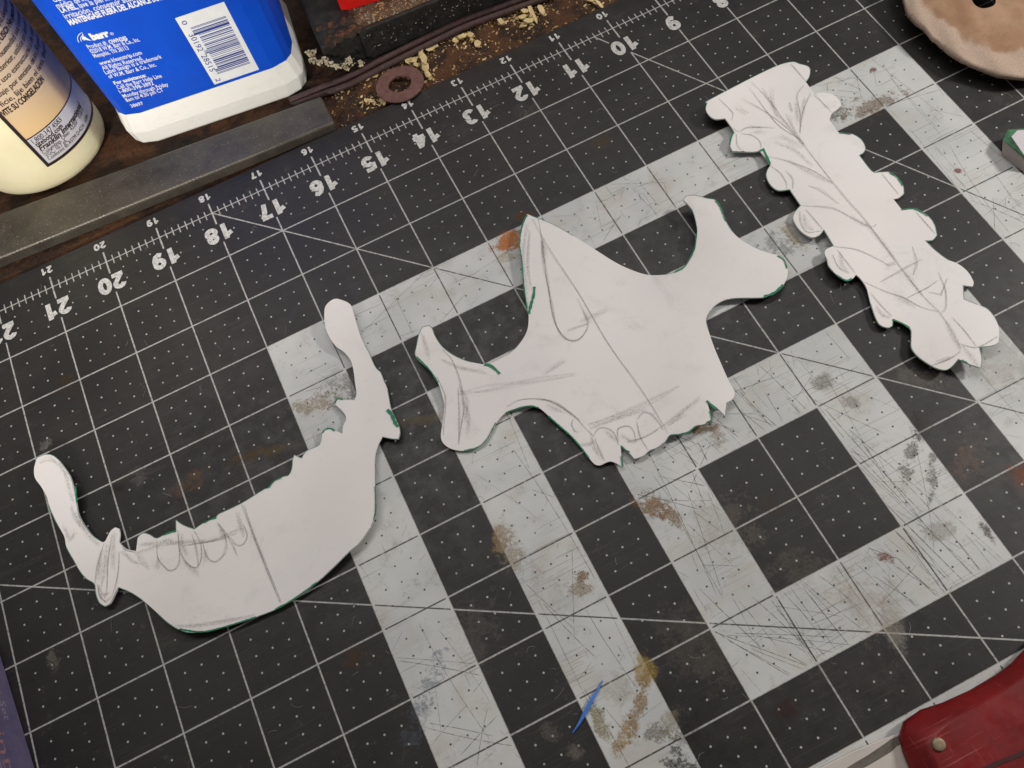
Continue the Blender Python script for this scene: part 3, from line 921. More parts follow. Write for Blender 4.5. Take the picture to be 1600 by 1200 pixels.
SF = [[(1148, 166), (1170, 178)], [(1204, 140), (1210, 170), (1234, 200)], [(1234, 158), (1236, 176)], [(1210, 222), (1240, 236), (1268, 258)], [(1220, 210), (1246, 226), (1256, 228)],
      [(1230, 180), (1244, 206), (1254, 224)], [(1176, 208), (1195, 204)], [(1170, 198), (1190, 200)], [(1230, 250), (1260, 268), (1300, 286)], [(1330, 338), (1350, 350), (1358, 354)],
      [(1380, 415), (1400, 410)], [(1400, 462), (1430, 480)], [(1310, 395), (1316, 415), (1326, 424)], [(1256, 335), (1262, 352), (1272, 360)], [(1368, 480), (1380, 492), (1392, 498)],
      [(1478, 500), (1492, 530), (1500, 548)], [(1465, 565), (1490, 556)], [(1505, 540), (1520, 560), (1530, 572)], [(1350, 345), (1380, 380), (1402, 408)], [(1415, 425), (1440, 460)],
      [(1192, 140), (1214, 172)], [(1246, 160), (1248, 190)], [(1260, 150), (1252, 180)]]
LG = [(.05, [(605, 640), (612, 648), (617, 660), (622, 667)]), (.03, [(255, 836), (265, 832), (275, 829)]), (.022, [(400, 964), (345, 981), (315, 987), (280, 983)]),
      (.024, [(495, 910), (457, 937), (430, 952)]), (.022, [(523, 631), (527, 623), (536, 624)]), (.024, [(504, 676), (508, 671), (516, 669), (523, 673)]),
      (.022, [(319, 817), (330, 811), (338, 809)]), (.022, [(420, 762), (428, 752), (440, 746)]), (.022, [(118, 760), (120, 785)]), (.02, [(586, 760), (587, 796), (584, 812)])]
UG = [(.028, [(824, 336), (820, 342), (814, 360), (811.5, 382)]), (.022, [(811.5, 382), (815, 405), (819, 450), (824, 482)]), (.045, [(835, 448), (834, 460), (830, 475), (826, 490)]),
      (.05, [(757, 569), (766, 571), (774, 577), (781, 584)]), (.045, [(1224, 445), (1213, 455), (1204, 460), (1194, 463)]), (.024, [(651, 557), (662, 568), (673, 580), (684, 597)]),
      (.035, [(1104, 626), (1112, 633), (1119, 639)]), (.022, [(1109, 642), (1112, 655), (1104, 660)]), (.022, [(971, 697), (979, 704), (984, 706)]), (.022, [(971, 712), (973, 729)]),
      (.022, [(857, 650), (875, 666), (892, 681), (908, 699), (920, 715)]), (.022, [(790, 645), (812, 637), (828, 634), (842, 637)]), (.022, [(1088, 365), (1086, 385), (1080, 400), (1069, 417), (1054, 425)]),
      (.022, [(1060, 679), (1075, 675), (1087, 666)]), (.022, [(1118, 313), (1125, 322), (1134, 345)]), (.02, [(775, 660), (760, 687), (745, 699), (725, 704)]), (.02, [(1215, 399), (1225, 406), (1230, 419)])]
SG = [(.03, [(1147, 206), (1142, 215), (1140, 226)]), (.024, [(1145, 237), (1158, 237), (1163, 236)]), (.04, [(1186, 236), (1193, 233), (1198, 244), (1203, 256)]),
      (.026, [(1308, 430), (1322, 438), (1331, 435)]), (.026, [(1395, 499), (1410, 505), (1421, 512)]), (.022, [(1390, 269), (1402, 277), (1411, 290)]), (.02, [(1311, 207), (1330, 209)]),
      (.02, [(1409, 327), (1430, 326), (1450, 337)]), (.02, [(1503, 562), (1512, 567)])]
paper('lower_jaw_template', LOWER, bumpfield(3, [(62, 735, .16, .8), (522, 480, .10, .6), (165, 930, .08, .4), (570, 780, .09, .9), (300, 985, .06, .7)]), LS, LF, LG,
      'white paper cutout of a curved lower jaw with pencilled teeth, leftmost of the cutouts', srgb(234, 229, 226)[:3])
paper('upper_jaw_template', UPPER, bumpfield(8, [(1090, 330, .19, .7), (665, 530, .10, .6), (830, 360, .10, .7), (1215, 430, .09, .6), (1130, 640, .07, .5), (960, 720, .05, .5)]), US, UF, UG,
      'white paper cutout of an upper jaw with nose hole and pencilled teeth, in the middle', srgb(234, 229, 226)[:3])
paper('neck_spine_template', SPINE, bumpfield(14, [(1115, 170, .12, .6), (1480, 570, .10, .6), (1560, 520, .10, .5), (1250, 110, .06, .5), (1210, 280, .07, .5), (1300, 410, .06, .5)]), SS, SF, SG,
      'long white paper cutout with scalloped edges and pencilled ribs, rightmost of the cutouts', srgb(236, 231, 228)[:3])


# ================================================================== TEXT
def text_mesh(body, bold=0.0, shear=0.0):
    cu = bpy.data.curves.new('t', 'FONT')
    cu.body = body
    cu.size = 1.0
    cu.offset = bold
    cu.shear = shear
    cu.resolution_u = 2
    ob = bpy.data.objects.new('t', cu)
    TS.collection.objects.link(ob)
    vl = TS.view_layers[0]
    vl.update()
    me = bpy.data.meshes.new_from_object(ob.evaluated_get(vl.depsgraph))
    vs = [tuple(v.co) for v in me.vertices]
    fs = [tuple(p.vertices) for p in me.polygons]
    bpy.data.objects.remove(ob)
    bpy.data.curves.remove(cu)
    bpy.data.meshes.remove(me)
    xs = [v[0] for v in vs] or [0, 1]
    return vs, fs, min(xs), max(xs)


TS = bpy.data.scenes.new('lettering')


# ================================================================== WHITE JUG WITH BLUE LABEL
g = G('jug_plastic')
gm = g.m('MULTIPLY', g.ss(g.noise(2.2, 6, .75), .54, .74), g.ss(g.noise(30, 3, .8), .42, .62))
wc = g.mix(g.m('MULTIPLY', gm, .4), srgb(236, 235, 230), srgb(168, 160, 146))
wc = g.mix(g.m('MULTIPLY', g.ss(g.vor(22), .10, .03), g.ss(g.noise(4, 2), .5, .6)), wc, srgb(110, 100, 88))
g.bump(g.noise(5, 3), .08, .05)
white_plastic = g.done(wc, g.ss(g.noise(3, 4), .3, .7, .24, .42), 0, .5)
g = G('label_blue')
lb = g.mix(g.ss(g.noise(1.2, 4), .3, .7), srgb(4, 72, 196), srgb(8, 80, 208))
fk = g.m('MULTIPLY', g.ss(g.vor(16), .09, .03), g.m('GREATER_THAN', g.noise(3, 2), .5))
lb = g.mix(g.m('MULTIPLY', fk, .6), lb, srgb(150, 180, 230))
label_blue = g.done(lb, .36, 0, .45)
print_white = plain('print_white', srgb(232, 234, 236), .5, var=.04)
print_navy = plain('print_navy', srgb(34, 58, 140), .5, var=.06)
jug = empty('plastic_jug')
tag(jug, 'white faceted plastic jug with bright blue label and barcode, standing behind the bar', 'jug')
e = np.array([-2.7, .35]) / math.hypot(2.7, .35)      # to the right along the front face
nrm = np.array([.35, 2.7]) / math.hypot(2.7, .35)     # out of the front face
J0 = np.array([17.15, -1.925])                        # middle of the front, on the bench


def jp(x, d, z):
    q = J0 + e * x - nrm * d
    return (q[0], q[1], z)


def section(hw, d0, d1, ch, z):
    c = ch * .414
    return [jp(x, d, z) for x, d in ((-hw + ch, d0), (hw - ch, d0), (hw - ch * .42, d0 + ch * .16), (hw - ch * .16, d0 + ch * .42), (hw, d0 + ch), (hw, d1 - ch), (hw - ch, d1), (-hw + ch, d1), (-hw, d1 - ch),
                                     (-hw, d0 + ch), (-hw + ch * .16, d0 + ch * .42), (-hw + ch * .42, d0 + ch * .16))]


b = MB()
b.rings([section(1.60, .10, 2.3, .42, MZ + .002), section(1.74, .01, 2.36, .44, MZ + .10), section(1.77, 0, 2.4, .44, MZ + .40), section(1.75, .015, 2.38, .44, MZ + .50),
         section(1.70, .055, 2.34, .46, MZ + .82), section(1.70, .055, 2.34, .46, 5.6), section(1.3, .4, 2.0, .4, 6.6), section(.6, .7, 1.7, .3, 7.2), section(.55, .75, 1.65, .3, 7.6)])
b.build('jug_body', white_plastic, jug, bevel=.03)
b = MB()
b.rings([section(.72, .6, 1.8, .36, 7.6), section(.72, .6, 1.8, .36, 8.4)])
b.build('cap', plain('cap_blue', srgb(20, 40, 130), .4), jug, bevel=.05)
ZL = .70
b = MB()


def wrap(z):
    return [jp(x, d, z) for x, d in ((-1.712, 2.0), (-1.712, .50), (-1.63, .235), (-1.51, .115), (-1.24, .045), (1.24, .045), (1.51, .115), (1.63, .235), (1.712, .50), (1.712, 2.0))]


w0, w1 = wrap(ZL), wrap(5.5)
n = len(w0)
b.add(w0 + w1, [(i, i + 1, n + i + 1, n + i) for i in range(n - 1)])
blab = b.build('blue_label', label_blue, jug)


def onface(px, py, d=.045):
    """pixel -> position on the jug's front face"""
    r = ray(px, py)
    p0 = np.append(J0 - nrm * d, 0)
    N = np.append(nrm, 0)
    q = CC + r * (((p0 - CC) @ N) / (r @ N))
    return float((q[:2] - J0) @ e), float(q[2])


def face_text(name, body, p0, p1, cap, mat_, bold=0.0, parent=None, d=.042, shear=0.0):
    vs, fs, x0, x1 = text_mesh(body, bold, shear)
    a, c = onface(*p0), onface(*p1)
    sx = (c[0] - a[0]) / (x1 - x0)
    sy = cap / .70
    b = MB()
    tilt = (c[1] - a[1]) / (c[0] - a[0])
    b.add([jp(a[0] + (v[0] - x0) * sx, d, a[1] + v[1] * sy + (v[0] - x0) * sx * tilt) for v in vs], fs)
    return b.build(name, mat_, parent or blab)


R1 = lambda x, y: (x / 4, y / 4)
for body, a, c, cap, bold in (
        ('durante 15 minutos. Busque aten', R1(340, 14), R1(960, -160), .098, .010), ('médica de inmediato. EN CONTACTO CON', R1(362, 52), R1(1010, -130), .098, .010),
        ('LA PIEL,', R1(385, 80), R1(492, 52), .09, .035), ('lave la piel inmediatamente. Si persiste', R1(502, 50), R1(1050, -100), .098, .010),
        ('irritación, conseguir atención médica.', R1(410, 118), R1(1060, -60), .098, .010),
        ('MANTÉNGASE FUERA DEL ALCANCE DE LOS NIÑOS', R1(440, 157), R1(1160, -45), .104, .04),
        ('Product #:', R1(553, 305), R1(672, 276), .086, .010), ('OWN285', R1(688, 274), R1(800, 247), .078, .03),
        ('©2018 W.M. Barr & Co., Inc.', R1(572, 335), R1(878, 256), .086, .010), ('Memphis, TN 38113', R1(592, 362), R1(808, 308), .086, .010),
        ('www.kleanstrip.com', R1(628, 408), R1(890, 338), .086, .010), ('All Rights Reserved.', R1(645, 437), R1(895, 372), .086, .010),
        ('Label design is a trademark', R1(662, 464), R1(1015, 362), .086, .010), ('of W.M. Barr & Co., Inc.', R1(685, 490), R1(980, 412), .086, .010),
        ('For assistance:', R1(718, 529), R1(916, 478), .076, .03), ('Call the Barr Help Line', R1(738, 557), R1(1015, 482), .086, .010),
        ('1-800-398-3892', R1(752, 583), R1(965, 528), .086, .010), ('Monday through Friday', R1(775, 612), R1(1055, 535), .086, .010),
        ('8am to 4:30 pm CT', R1(792, 637), R1(1025, 570), .086, .010), ('38697', R1(822, 672), R1(900, 652), .075, .012)):
    face_text('label_text', body, a, c, cap, print_white, bold)
face_text('brand_text', 'barr', R1(578, 250), R1(690, 222), .125, print_white, .07)
face_text('brand_text', '®', R1(694, 222), R1(716, 216), .06, print_white, .0)
b = MB()                                             # sound-wave fan of the emblem
x0, z0 = onface(*R1(548, 250))
for k, rr_ in enumerate((.055, .10, .145)):
    pts = [(x0 + .03 + rr_ * math.cos(a) - .02, z0 + .01 + rr_ * math.sin(a)) for a in [math.radians(95 + 12 * i) for i in range(8)]]
    for i in range(7):
        (xa, za), (xb, zb_) = pts[i], pts[i + 1]
        t = .010
        ra = (rr_ + t) / rr_
        b.add([jp(xa, .042, za), jp(xb, .042, zb_), jp(x0 + .01 + (xb - x0 - .01) * ra, .042, z0 + .01 + (zb_ - z0 - .01) * ra), jp(x0 + .01 + (xa - x0 - .01) * ra, .042, z0 + .01 + (za - z0 - .01) * ra)], [(0, 1, 2, 3)])
xl, zl = onface(*R1(515, 200))
xb_, zb_ = onface(*R1(512, 245))
xr, zr = onface(*R1(574, 254))
b.add([jp(xl, .0415, zl), jp(xb_, .0415, zb_), jp(xr, .0415, zr), jp(xr - .02, .0415, zr + .035), jp(xb_ + .05, .0415, zb_ + .05)], [(0, 1, 2, 3, 4)])
b.build('emblem', print_white, blab)
# barcode
bc = MB()
A, B_, C_, D_ = onface(274, 31), onface(348, 0), onface(404, 106), onface(337, 134)
bx0, bx1 = (A[0] + D_[0]) / 2, (B_[0] + C_[0]) / 2
bz1, bz0 = (A[1] + B_[1]) / 2, (C_[1] + D_[1]) / 2
bc.add([jp(bx0, .041, bz0), jp(bx1, .041, bz0), jp(bx1, .041, bz1), jp(bx0, .041, bz1)], [(0, 1, 2, 3)])
bco = bc.build('barcode_panel', print_white, blab)
bars = MB()
rb = random.Random(5)
W, H = bx1 - bx0, bz1 - bz0
z = bz1 - H * .17
zend = bz0 + H * .13
u_ = (z - zend) / 95
pat = '101' + ''.join(('0001101', '0111101', '0001101', '0011001', '0001011', '0010011')) + '01010' + ''.join(('1101100', '1001000', '1001110', '1100110', '1001110', '1101100')) + '101'
i = 0
while i < len(pat):
    if pat[i] == '1':
        j = i
        while j < len(pat) and pat[j] == '1':
            j += 1
        left = .17 if (i < 12 or i > 82 or 43 < i < 51) else .24
        za, zc = z - i * u_, z - j * u_
        bars.add([jp(bx0 + W * left, .038, zc), jp(bx0 + W * .90, .038, zc), jp(bx0 + W * .90, .038, za), jp(bx0 + W * left, .038, za)], [(0, 1, 2, 3)])
        i = j
    else:
        i += 1
bars.build('barcode_bars', print_navy, bco)


def turned_text(body, x, ztop, zbot, cap):
    """barcode digits, turned a quarter so that they read downwards"""
    vs, fs, x0, x1 = text_mesh(body)
    sc = (ztop - zbot) / (x1 - x0)
    b = MB()
    b.add([jp(x + v[1] * cap / .7, .038, ztop - (v[0] - x0) * sc) for v in vs], fs)
    b.build('barcode_digits', print_navy, bco)


turned_text('0', bx0 + W * .07, bz1 - H * .06, bz1 - H * .115, .085)
turned_text('30192', bx0 + W * .065, bz1 - H * .245, bz1 - H * .50, .10)
turned_text('28515', bx0 + W * .065, bz1 - H * .555, bz1 - H * .81, .10)
turned_text('2', bx0 + W * .07, bz1 - H * .925, bz1 - H * .975, .085)

# ================================================================== GLUE BOTTLE
glue = empty('glue_bottle')
tag(glue, 'round cream-coloured glue bottle with tan label, at the top left corner', 'bottle')
GX, GY, GA, GB = 20.42, -3.08, 1.24, 1.02
g = G('glue_plastic')
cream = g.done(g.mix(g.ss(g.noise(1.1, 3), .3, .7), srgb(230, 221, 184), srgb(236, 228, 194)), .34, 0, .45, Subsurface_Weight=.25, Subsurface_Scale=.004)


def ering(k, z, n=72):
    return [(GX + GA * k * math.cos(2 * math.pi * i / n), GY + GB * k * math.sin(2 * math.pi * i / n), z) for i in range(n)]


b = MB()
prof = [(.70, MZ + .002), (.82, MZ + .012), (.90, MZ + .05), (.955, MZ + .12), (.985, MZ + .22), (1.0, MZ + .36), (1.0, .6), (1.0, 4.8), (.97, 5.1), (.86, 5.5), (.6, 5.9), (.4, 6.1), (.38, 6.4)]
b.rings([ering(k, z) for k, z in prof])
b.build('bottle_body', cream, glue, smooth=True)
b = MB()
b.rings([ering(k, z, 32) for k, z in ((.44, 6.4), (.44, 6.9), (.25, 7.4), (.12, 7.9))])
b.build('nozzle_cap', plain('nozzle_orange', srgb(190, 90, 40), .4), glue, smooth=True)


def onbottle(px, py, k=1.006):
    r = ray(px, py)
    ax, ay = GA * k, GB * k
    ox, oy = (CC[0] - GX) / ax, (CC[1] - GY) / ay
    dx, dy = r[0] / ax, r[1] / ay
    A, B, C = dx * dx + dy * dy, 2 * (ox * dx + oy * dy), ox * ox + oy * oy - 1
    D = max(B * B - 4 * A * C, 0)
    t = (-B - math.sqrt(D)) / (2 * A)
    p = CC + r * t
    return math.atan2((p[1] - GY) / ay, (p[0] - GX) / ax) % (2 * math.pi), float(p[2])


def bp(t, z, k):
    return (GX + GA * k * math.cos(t), GY + GB * k * math.sin(t), z)


def patch(b, t0, t1, z0, z1, k, n=40, mat=0):
    vs = [bp(t0 + (t1 - t0) * i / n, z, k) for z in (z0, z1) for i in range(n + 1)]
    b.add(vs, [(i, i + 1, n + 2 + i, n + 1 + i) for i in range(n)], mat)


t_c, z_c = onbottle(74, 259)                  # lower left corner of the label
t_d, z_d = onbottle(38, 221)
ZD = z_d
TL, TR = t_c, t_c + 3.1
g = G('label_tan')
X, Y, Z = g.xyz()
tan = g.done(g.mix(g.ss(Z, ZD, ZD + 1.0), srgb(224, 190, 142), srgb(206, 184, 158)), .4, 0, .4)
dark_line = plain('label_line', srgb(44, 30, 36), .45, var=.1)
grey_cell = plain('label_grey', srgb(200, 198, 204), .42, var=.03)
ink_brown = plain('label_ink', srgb(58, 42, 40), .5, var=.1)
b = MB()
patch(b, TL, TR, z_c, 4.6, 1.003)
lab = b.build('tan_label', tan, glue, smooth=True)
b = MB()
patch(b, TL + .02, TR, z_c + .03, ZD, 1.005)
b.build('address_panel', grey_cell, lab, smooth=True)
b = MB()
patch(b, TL - .012, TL + .036, z_c - .03, 4.6, 1.008, 4)
patch(b, TL + .036, TR, z_c - .03, z_c + .03, 1.008)
patch(b, TL + .036, TR, ZD - .010, ZD + .014, 1.008)
b.build('label_border', dark_line, lab, smooth=True)
b = MB()
t_b, z_b = onbottle(96, 108)
for i, w in enumerate((.03, .014, .014, .03, .014, .03)):
    ta = TL + 1.50 + i * .05
    patch(b, ta, ta + w, z_c + .12, ZD - .06, 1.0085, 2)
b.build('bar_marks', dark_line, lab, smooth=True)


def bottle_text(body, t0, t1, z, cap, mat_, bold=0.0, shear=0.0):
    vs, fs, x0, x1 = text_mesh(body, bold, shear)
    b = MB()
    b.add([bp(t0 + (t1 - t0) * (v[0] - x0) / (x1 - x0), z + v[1] * cap / .7, 1.009) for v in vs], fs)
    b.build('label_text', mat_, lab)


HC = ZD - z_c
for body, p0, p1, row, cap, bold, sh in (
        ('1.800.347.4583', (48, 223), (86.5, 180), .80, .105, .0, 0), ('titebond.com', (53, 228), (89, 190), .655, .105, .02, 0),
        ('Franklin International', (60, 234), (114, 150), .50, .11, .03, .25), ('Columbus, Ohio  43207   ©2014', (65, 240), (118, 158), .37, .082, .0, 0),
        ('VOC: 10.7 g/L', (70, 245), (101, 217), .245, .082, .0, 0), ('Conforms to ASTM D-4236   #284', (75, 249), (126, 168), .125, .082, .0, 0)):
    ta, _ = onbottle(*p0)
    tb, _ = onbottle(*p1)
    bottle_text(body, TL + .075, TL + .075 + max(.2, (tb - ta)), z_c + HC * row, cap, ink_brown, bold, sh)
te0, ze = onbottle(3, 184)
te1, _ = onbottle(59, 113)
sp = .165
bottle_text('EVITE SU CONGELACIÓN', te0, te1, ze, .12, ink_brown, .025)
rows = ['superficie, lije bien el área, después', 'uso. Trabaje por encima de los 50 grados', 'usada para uso estructural o de carga', 'pegados de exterior, utilice en donde la', 'agua o donde la humedad sea continua',
        'LIMITACIONES DE USO: No para uso', 'de la cola. Cierre la tapa después de', 'refrescar y mantener fuera del alcance', 'de los niños. No ingerir el producto', 'lavar con agua tibia antes de secar',
        'sujetar hasta que la cola seque bien', 'aplicar una capa delgada y uniforme']
for i, rw in enumerate(rows):
    bottle_text(rw, te0 - .16, te0 + 1.45, ze + sp * (i + 1), .105, ink_brown, .03 if i == 5 else .004)

# ================================================================== BLACK STEEL FRAME
g = G('frame_black')
a, b_ = g.noise(5, 6, .75), g.noise(28, 5, .8)
c = g.mix(g.ss(a, .4, .7), srgb(24, 24, 22), srgb(48, 47, 43))
c = g.mix(g.m('MULTIPLY', g.ss(b_, .58, .74), .6), c, srgb(104, 98, 88))
g.bump(b_, .5, .02)
frame_black = g.done(c, .6, 0, .4)
g = G('frame_dusty')
a, b_, c_ = g.noise(3, 6, .75), g.noise(20, 5, .8), g.noise(60, 3, .8)
c = g.ramp(a, [(.3, srgb(70, 56, 44)), (.5, srgb(106, 86, 68)), (.7, srgb(126, 108, 88))])
c = g.mix(g.m('MULTIPLY', g.ss(b_, .54, .7), .7), c, srgb(164, 142, 108))
c = g.mix(g.m('MULTIPLY', g.ss(c_, .56, .7), .6), c, srgb(44, 36, 30))
g.bump(g.m('ADD', b_, c_), .8, .03)
frame_dusty = g.done(c, .85, 0, .2)
g = G('frame_rust')
a, b_ = g.noise(6, 6, .75), g.noise(30, 5, .8)
c = g.ramp(a, [(.3, srgb(34, 32, 28)), (.5, srgb(60, 50, 42)), (.62, srgb(112, 74, 54)), (.8, srgb(134, 92, 68))])
g.bump(b_, .9, .04)
frame_rust = g.done(c, .8, 0, .3)
fr = empty('angle_iron_stand')
tag(fr, 'black rusty angle iron stand covered in sawdust, behind the washer', 'metal stand')
ZT = .60
fd = np.array([-3.4, .17]) / math.hypot(3.4, .17)
fb = np.array([-.17, -3.4]) / math.hypot(3.4, .17)
F0 = np.array([14.47, -1.86])


def fp(x, d, z):
    q = F0 + fd * x + fb * d
    return (q[0], q[1], z)


def slab(b, x0, x1, d0, d1, z0, z1, mat=0):
    b.prism([fp(x0, d0, z0), fp(x1, d0, z0), fp(x1, d1, z0), fp(x0, d1, z0)], [fp(x0, d0, z1), fp(x1, d0, z1), fp(x1, d1, z1), fp(x0, d1, z1)], mat)


b = MB()
slab(b, .0, 9, 0, .09, MZ + .004, ZT)
b.build('front_face', frame_black, fr, bevel=.03)
b = MB()
slab(b, .0, 9, .10, 4.0, ZT - .16, ZT - .015)
b.build('dusty_ledge', frame_dusty, fr, bevel=.02)
b = MB()
slab(b, -.50, .22, -.06, 6, ZT - .60, ZT + .05)
b.build('side_member', frame_black, fr, bevel=.05)
# ragged rust scab and pale crust on the welded corner
rk = random.Random(4)


def lump(b, c, r, flat=.6, n=9, mat=0):
    rings = []
    for k, ph in enumerate((-.75, -.25, .3, .75)):
        rr_ = math.cos(ph * 1.35)
        rings.append([(c[0] + r * rr_ * rk.uniform(.7, 1.25) * math.cos(6.283 * i / n), c[1] + r * rr_ * rk.uniform(.7, 1.25) * math.sin(6.283 * i / n), c[2] + r * flat * ph * rk.uniform(.8, 1.2)) for i in range(n)])
    b.rings(rings, mat)


b = MB()
for _ in range(34):
    q = fp(rk.uniform(-.40, .25), rk.uniform(-.04, .5), ZT + .05)
    lump(b, q, rk.uniform(.04, .13), .35)
b.build('rust_scab', frame_rust, fr, smooth=True)
b = MB()
for (px, py, z) in ((505, 94, .5), (512, 98, .45), (520, 100, .45), (526, 104, .35), (532, 104, .3), (538, 103, .35), (542, 97, .4), (546, 92, .45), (548, 96, .4), (543, 107, .3),
                    (484, 85, .3), (488, 90, .3), (481, 82, .35), (492, 94, .25), (486, 95, .25), (497, 98, .2), (501, 98, .3), (565, 98, .1), (562, 101, .1), (490, 80, .35)):
    for _ in range(14):
        p = at(px + rk.gauss(0, 2.6), py + rk.gauss(0, 2.2), z)
        lump(b, p, rk.uniform(.008, .03), .8, 6)
o = b.build('pale_crust', plain('crust', srgb(178, 168, 142), .9, var=.25, scale=12, bump=.5), fr)

# red plastic case sitting on the ledge
rc_ = MB()
pA, pB = at(534, 20, ZT), at(600, 0, ZT)
d = (pB - pA)[:2]
d /= np.linalg.norm(d)
bk = np.array([-d[1], d[0]])
if bk[1] > 0:
    bk = -bk
q = [pA[:2], pA[:2] + d * 4, pA[:2] + d * 4 + bk * 2.5, pA[:2] + bk * 2.5]
rc_.prism([(x, y, ZT - .012) for x, y in q], [(x, y, ZT + .9) for x, y in q])
o = rc_.build('red_case', plain('red_plastic', srgb(206, 26, 20), .4, var=.08, bump=.05), None, bevel=.05)
tag(o, 'bright red plastic case standing on the dusty black steel frame', 'case')

# two brown cords
cord_m = plain('cord_brown', srgb(64, 44, 42), .6, var=.3, scale=14, bump=.3, bscale=50)
for k, (pts, lab_) in enumerate((([(452, 158), (500, 138), (545, 120), (600, 92), (660, 62), (720, 34), (790, 8), (860, -18)], 'dark brown round cord nearest the black frame, running along its foot'),
                                 ([(456, 166), (500, 149), (550, 130), (605, 102), (665, 72), (725, 43), (795, 17), (866, -8)], 'dark brown cord beside the washer, nearer the mat than its twin'))):
    b = MB()
    q = smooth_line(pts, False, 6, 90)
    b.tube([at(x, y, MZ + .085) for x, y in q], .062, 10)
    tag(b.build('cord', cord_m, None, smooth=True), lab_, 'cord', 'brown cords along the steel frame')

# fibre washer
b = MB()
c0 = (at(588, 132, MZ + .12) + at(662, 132, MZ + .12)) / 2
N_ = 48
R_o, R_i, th_ = .455, .215, .055
tilt = lambda x, y: .055 + .10 * (y - c0[1])
ringv = lambda rr_, dz: [(c0[0] + rr_ * math.cos(6.2832 * i / N_), c0[1] + rr_ * math.sin(6.2832 * i / N_), MZ + .045 + tilt(0, c0[1] + rr_ * math.sin(6.2832 * i / N_)) + dz) for i in range(N_)]
rs = [ringv(R_i, 0), ringv(R_o - .01, 0), ringv(R_o, .012), ringv(R_o, th_ - .012), ringv(R_o - .012, th_), ringv(R_i + .012, th_), ringv(R_i, th_ - .012)]
vs = [p for r_ in rs for p in r_]
K = len(rs)
b.add(vs, [(k * N_ + i, k * N_ + (i + 1) % N_, ((k + 1) % K) * N_ + (i + 1) % N_, ((k + 1) % K) * N_ + i) for k in range(K) for i in range(N_)])
tag(b.build('fibre_washer', plain('washer_red', srgb(108, 76, 70), .62, var=.22, scale=9, bump=.2), None), 'dull red-brown flat washer between the cords and the mat', 'washer')

# wood chips ------------------------------------------------------------
g = G('chip_wood')
chip_m = g.done(g.mix(g.ss(g.noise(8, 4), .3, .7), srgb(200, 176, 124), srgb(216, 198, 154)), .75, 0, .2)
chips = [(657, 82, 9, 5, 70), (661, 92, 10, 6, 60), (664, 105, 11, 6, 70), (668, 117, 9, 5, 60), (646, 95, 8, 4, -30), (641, 92, 6, 4, -20), (637, 96, 7, 3, 30), (650, 101, 6, 4, 60), (672, 122, 6, 4, 70),
         (672, 77, 9, 4, -20), (680, 73, 7, 4, -25), (711, 64, 5, 4, 0), (723, 57, 8, 5, -20), (735, 55, 7, 5, 60), (737, 62, 6, 3, 80), (747, 69, 7, 7, 70), (783, 34, 7, 5, 30), (718, 60, 4, 4, 0),
         (820, 18, 8, 4, -10), (829, 16, 7, 4, 60), (817, 27, 8, 4, -15), (826, 32, 9, 5, -25), (832, 26, 7, 5, 40), (836, 30, 8, 5, 60), (818, 40, 8, 4, -10), (845, 14, 8, 5, 50), (848, 20, 7, 4, 70), (812, 28, 7, 4, -20),
         (581, 158, 6, 5, 20), (584, 161, 5, 4, 70), (572, 157, 3, 3, 0), (597, 159, 6, 5, 40), (601, 162, 4, 3, 0), (539, 138, 7, 3, -35), (586, 118, 7, 4, -30), (575, 122, 7, 4, -40), (930, 3, 9, 4, 30), (937, 7, 8, 4, 40), (922, 0, 7, 4, 10)]
crumbs = []
for (px, py, l, w, ang) in chips:
    b = MB()
    z = MZ + rk.uniform(.012, .09)
    c = at(px, py, z)
    th = math.radians(ang)
    l, w = l * .95, w * .95
    n = rk.randint(5, 7)
    crumbs += [(px + rk.gauss(0, 8), py + rk.gauss(0, 7)) for _ in range(8)]
    ring = []
    for i in range(n):
        a = 6.2832 * i / n
        x, y = l * math.cos(a) * rk.uniform(.55, 1.25), w * math.sin(a) * rk.uniform(.5, 1.3)
        ring.append(at(px + x * math.cos(th) - y * math.sin(th), py + x * math.sin(th) + y * math.cos(th), z))
    tx, ty = rk.gauss(0, .25), rk.gauss(0, .25)
    bot = [(p[0], p[1], max(MZ + .004, z + (p[0] - c[0]) * tx + (p[1] - c[1]) * ty)) for p in ring]
    b.prism(bot, [(x, y, zz + rk.uniform(.008, .035)) for x, y, zz in bot])
    if 636 <= px <= 673 and py > 76:
        lb_ = 'pale wood chip heaped against the upper right of the washer'
    elif px == 747:
        lb_ = 'square pale wood chip lying by itself on the brown bench'
    elif px == 783:
        lb_ = 'single rounded wood chip between the square chip and the flower-shaped clump'
    elif 672 <= px <= 737:
        lb_ = 'pale wood chip in the row along the lower cord'
    elif 811 <= px <= 849:
        lb_ = 'pale wood chip in the flower-shaped clump near the small number eleven'
    elif px > 900:
        lb_ = 'pale wood chip at the top edge of the photo near number ten'
    elif px == 539:
        lb_ = 'thin wood splinter under the cords, nearest the steel bar'
    elif py < 130:
        lb_ = 'pale wood chip squeezed between the cord and the upper left of the washer'
    else:
        lb_ = 'pale wood chip between the lower left of the washer and the mat'
    tag(b.build('wood_chip', chip_m), lb_, 'wood chip', 'yellow wood chips on the bench')

# fine sawdust: nobody could count it
b = MB()
rs_ = random.Random(21)


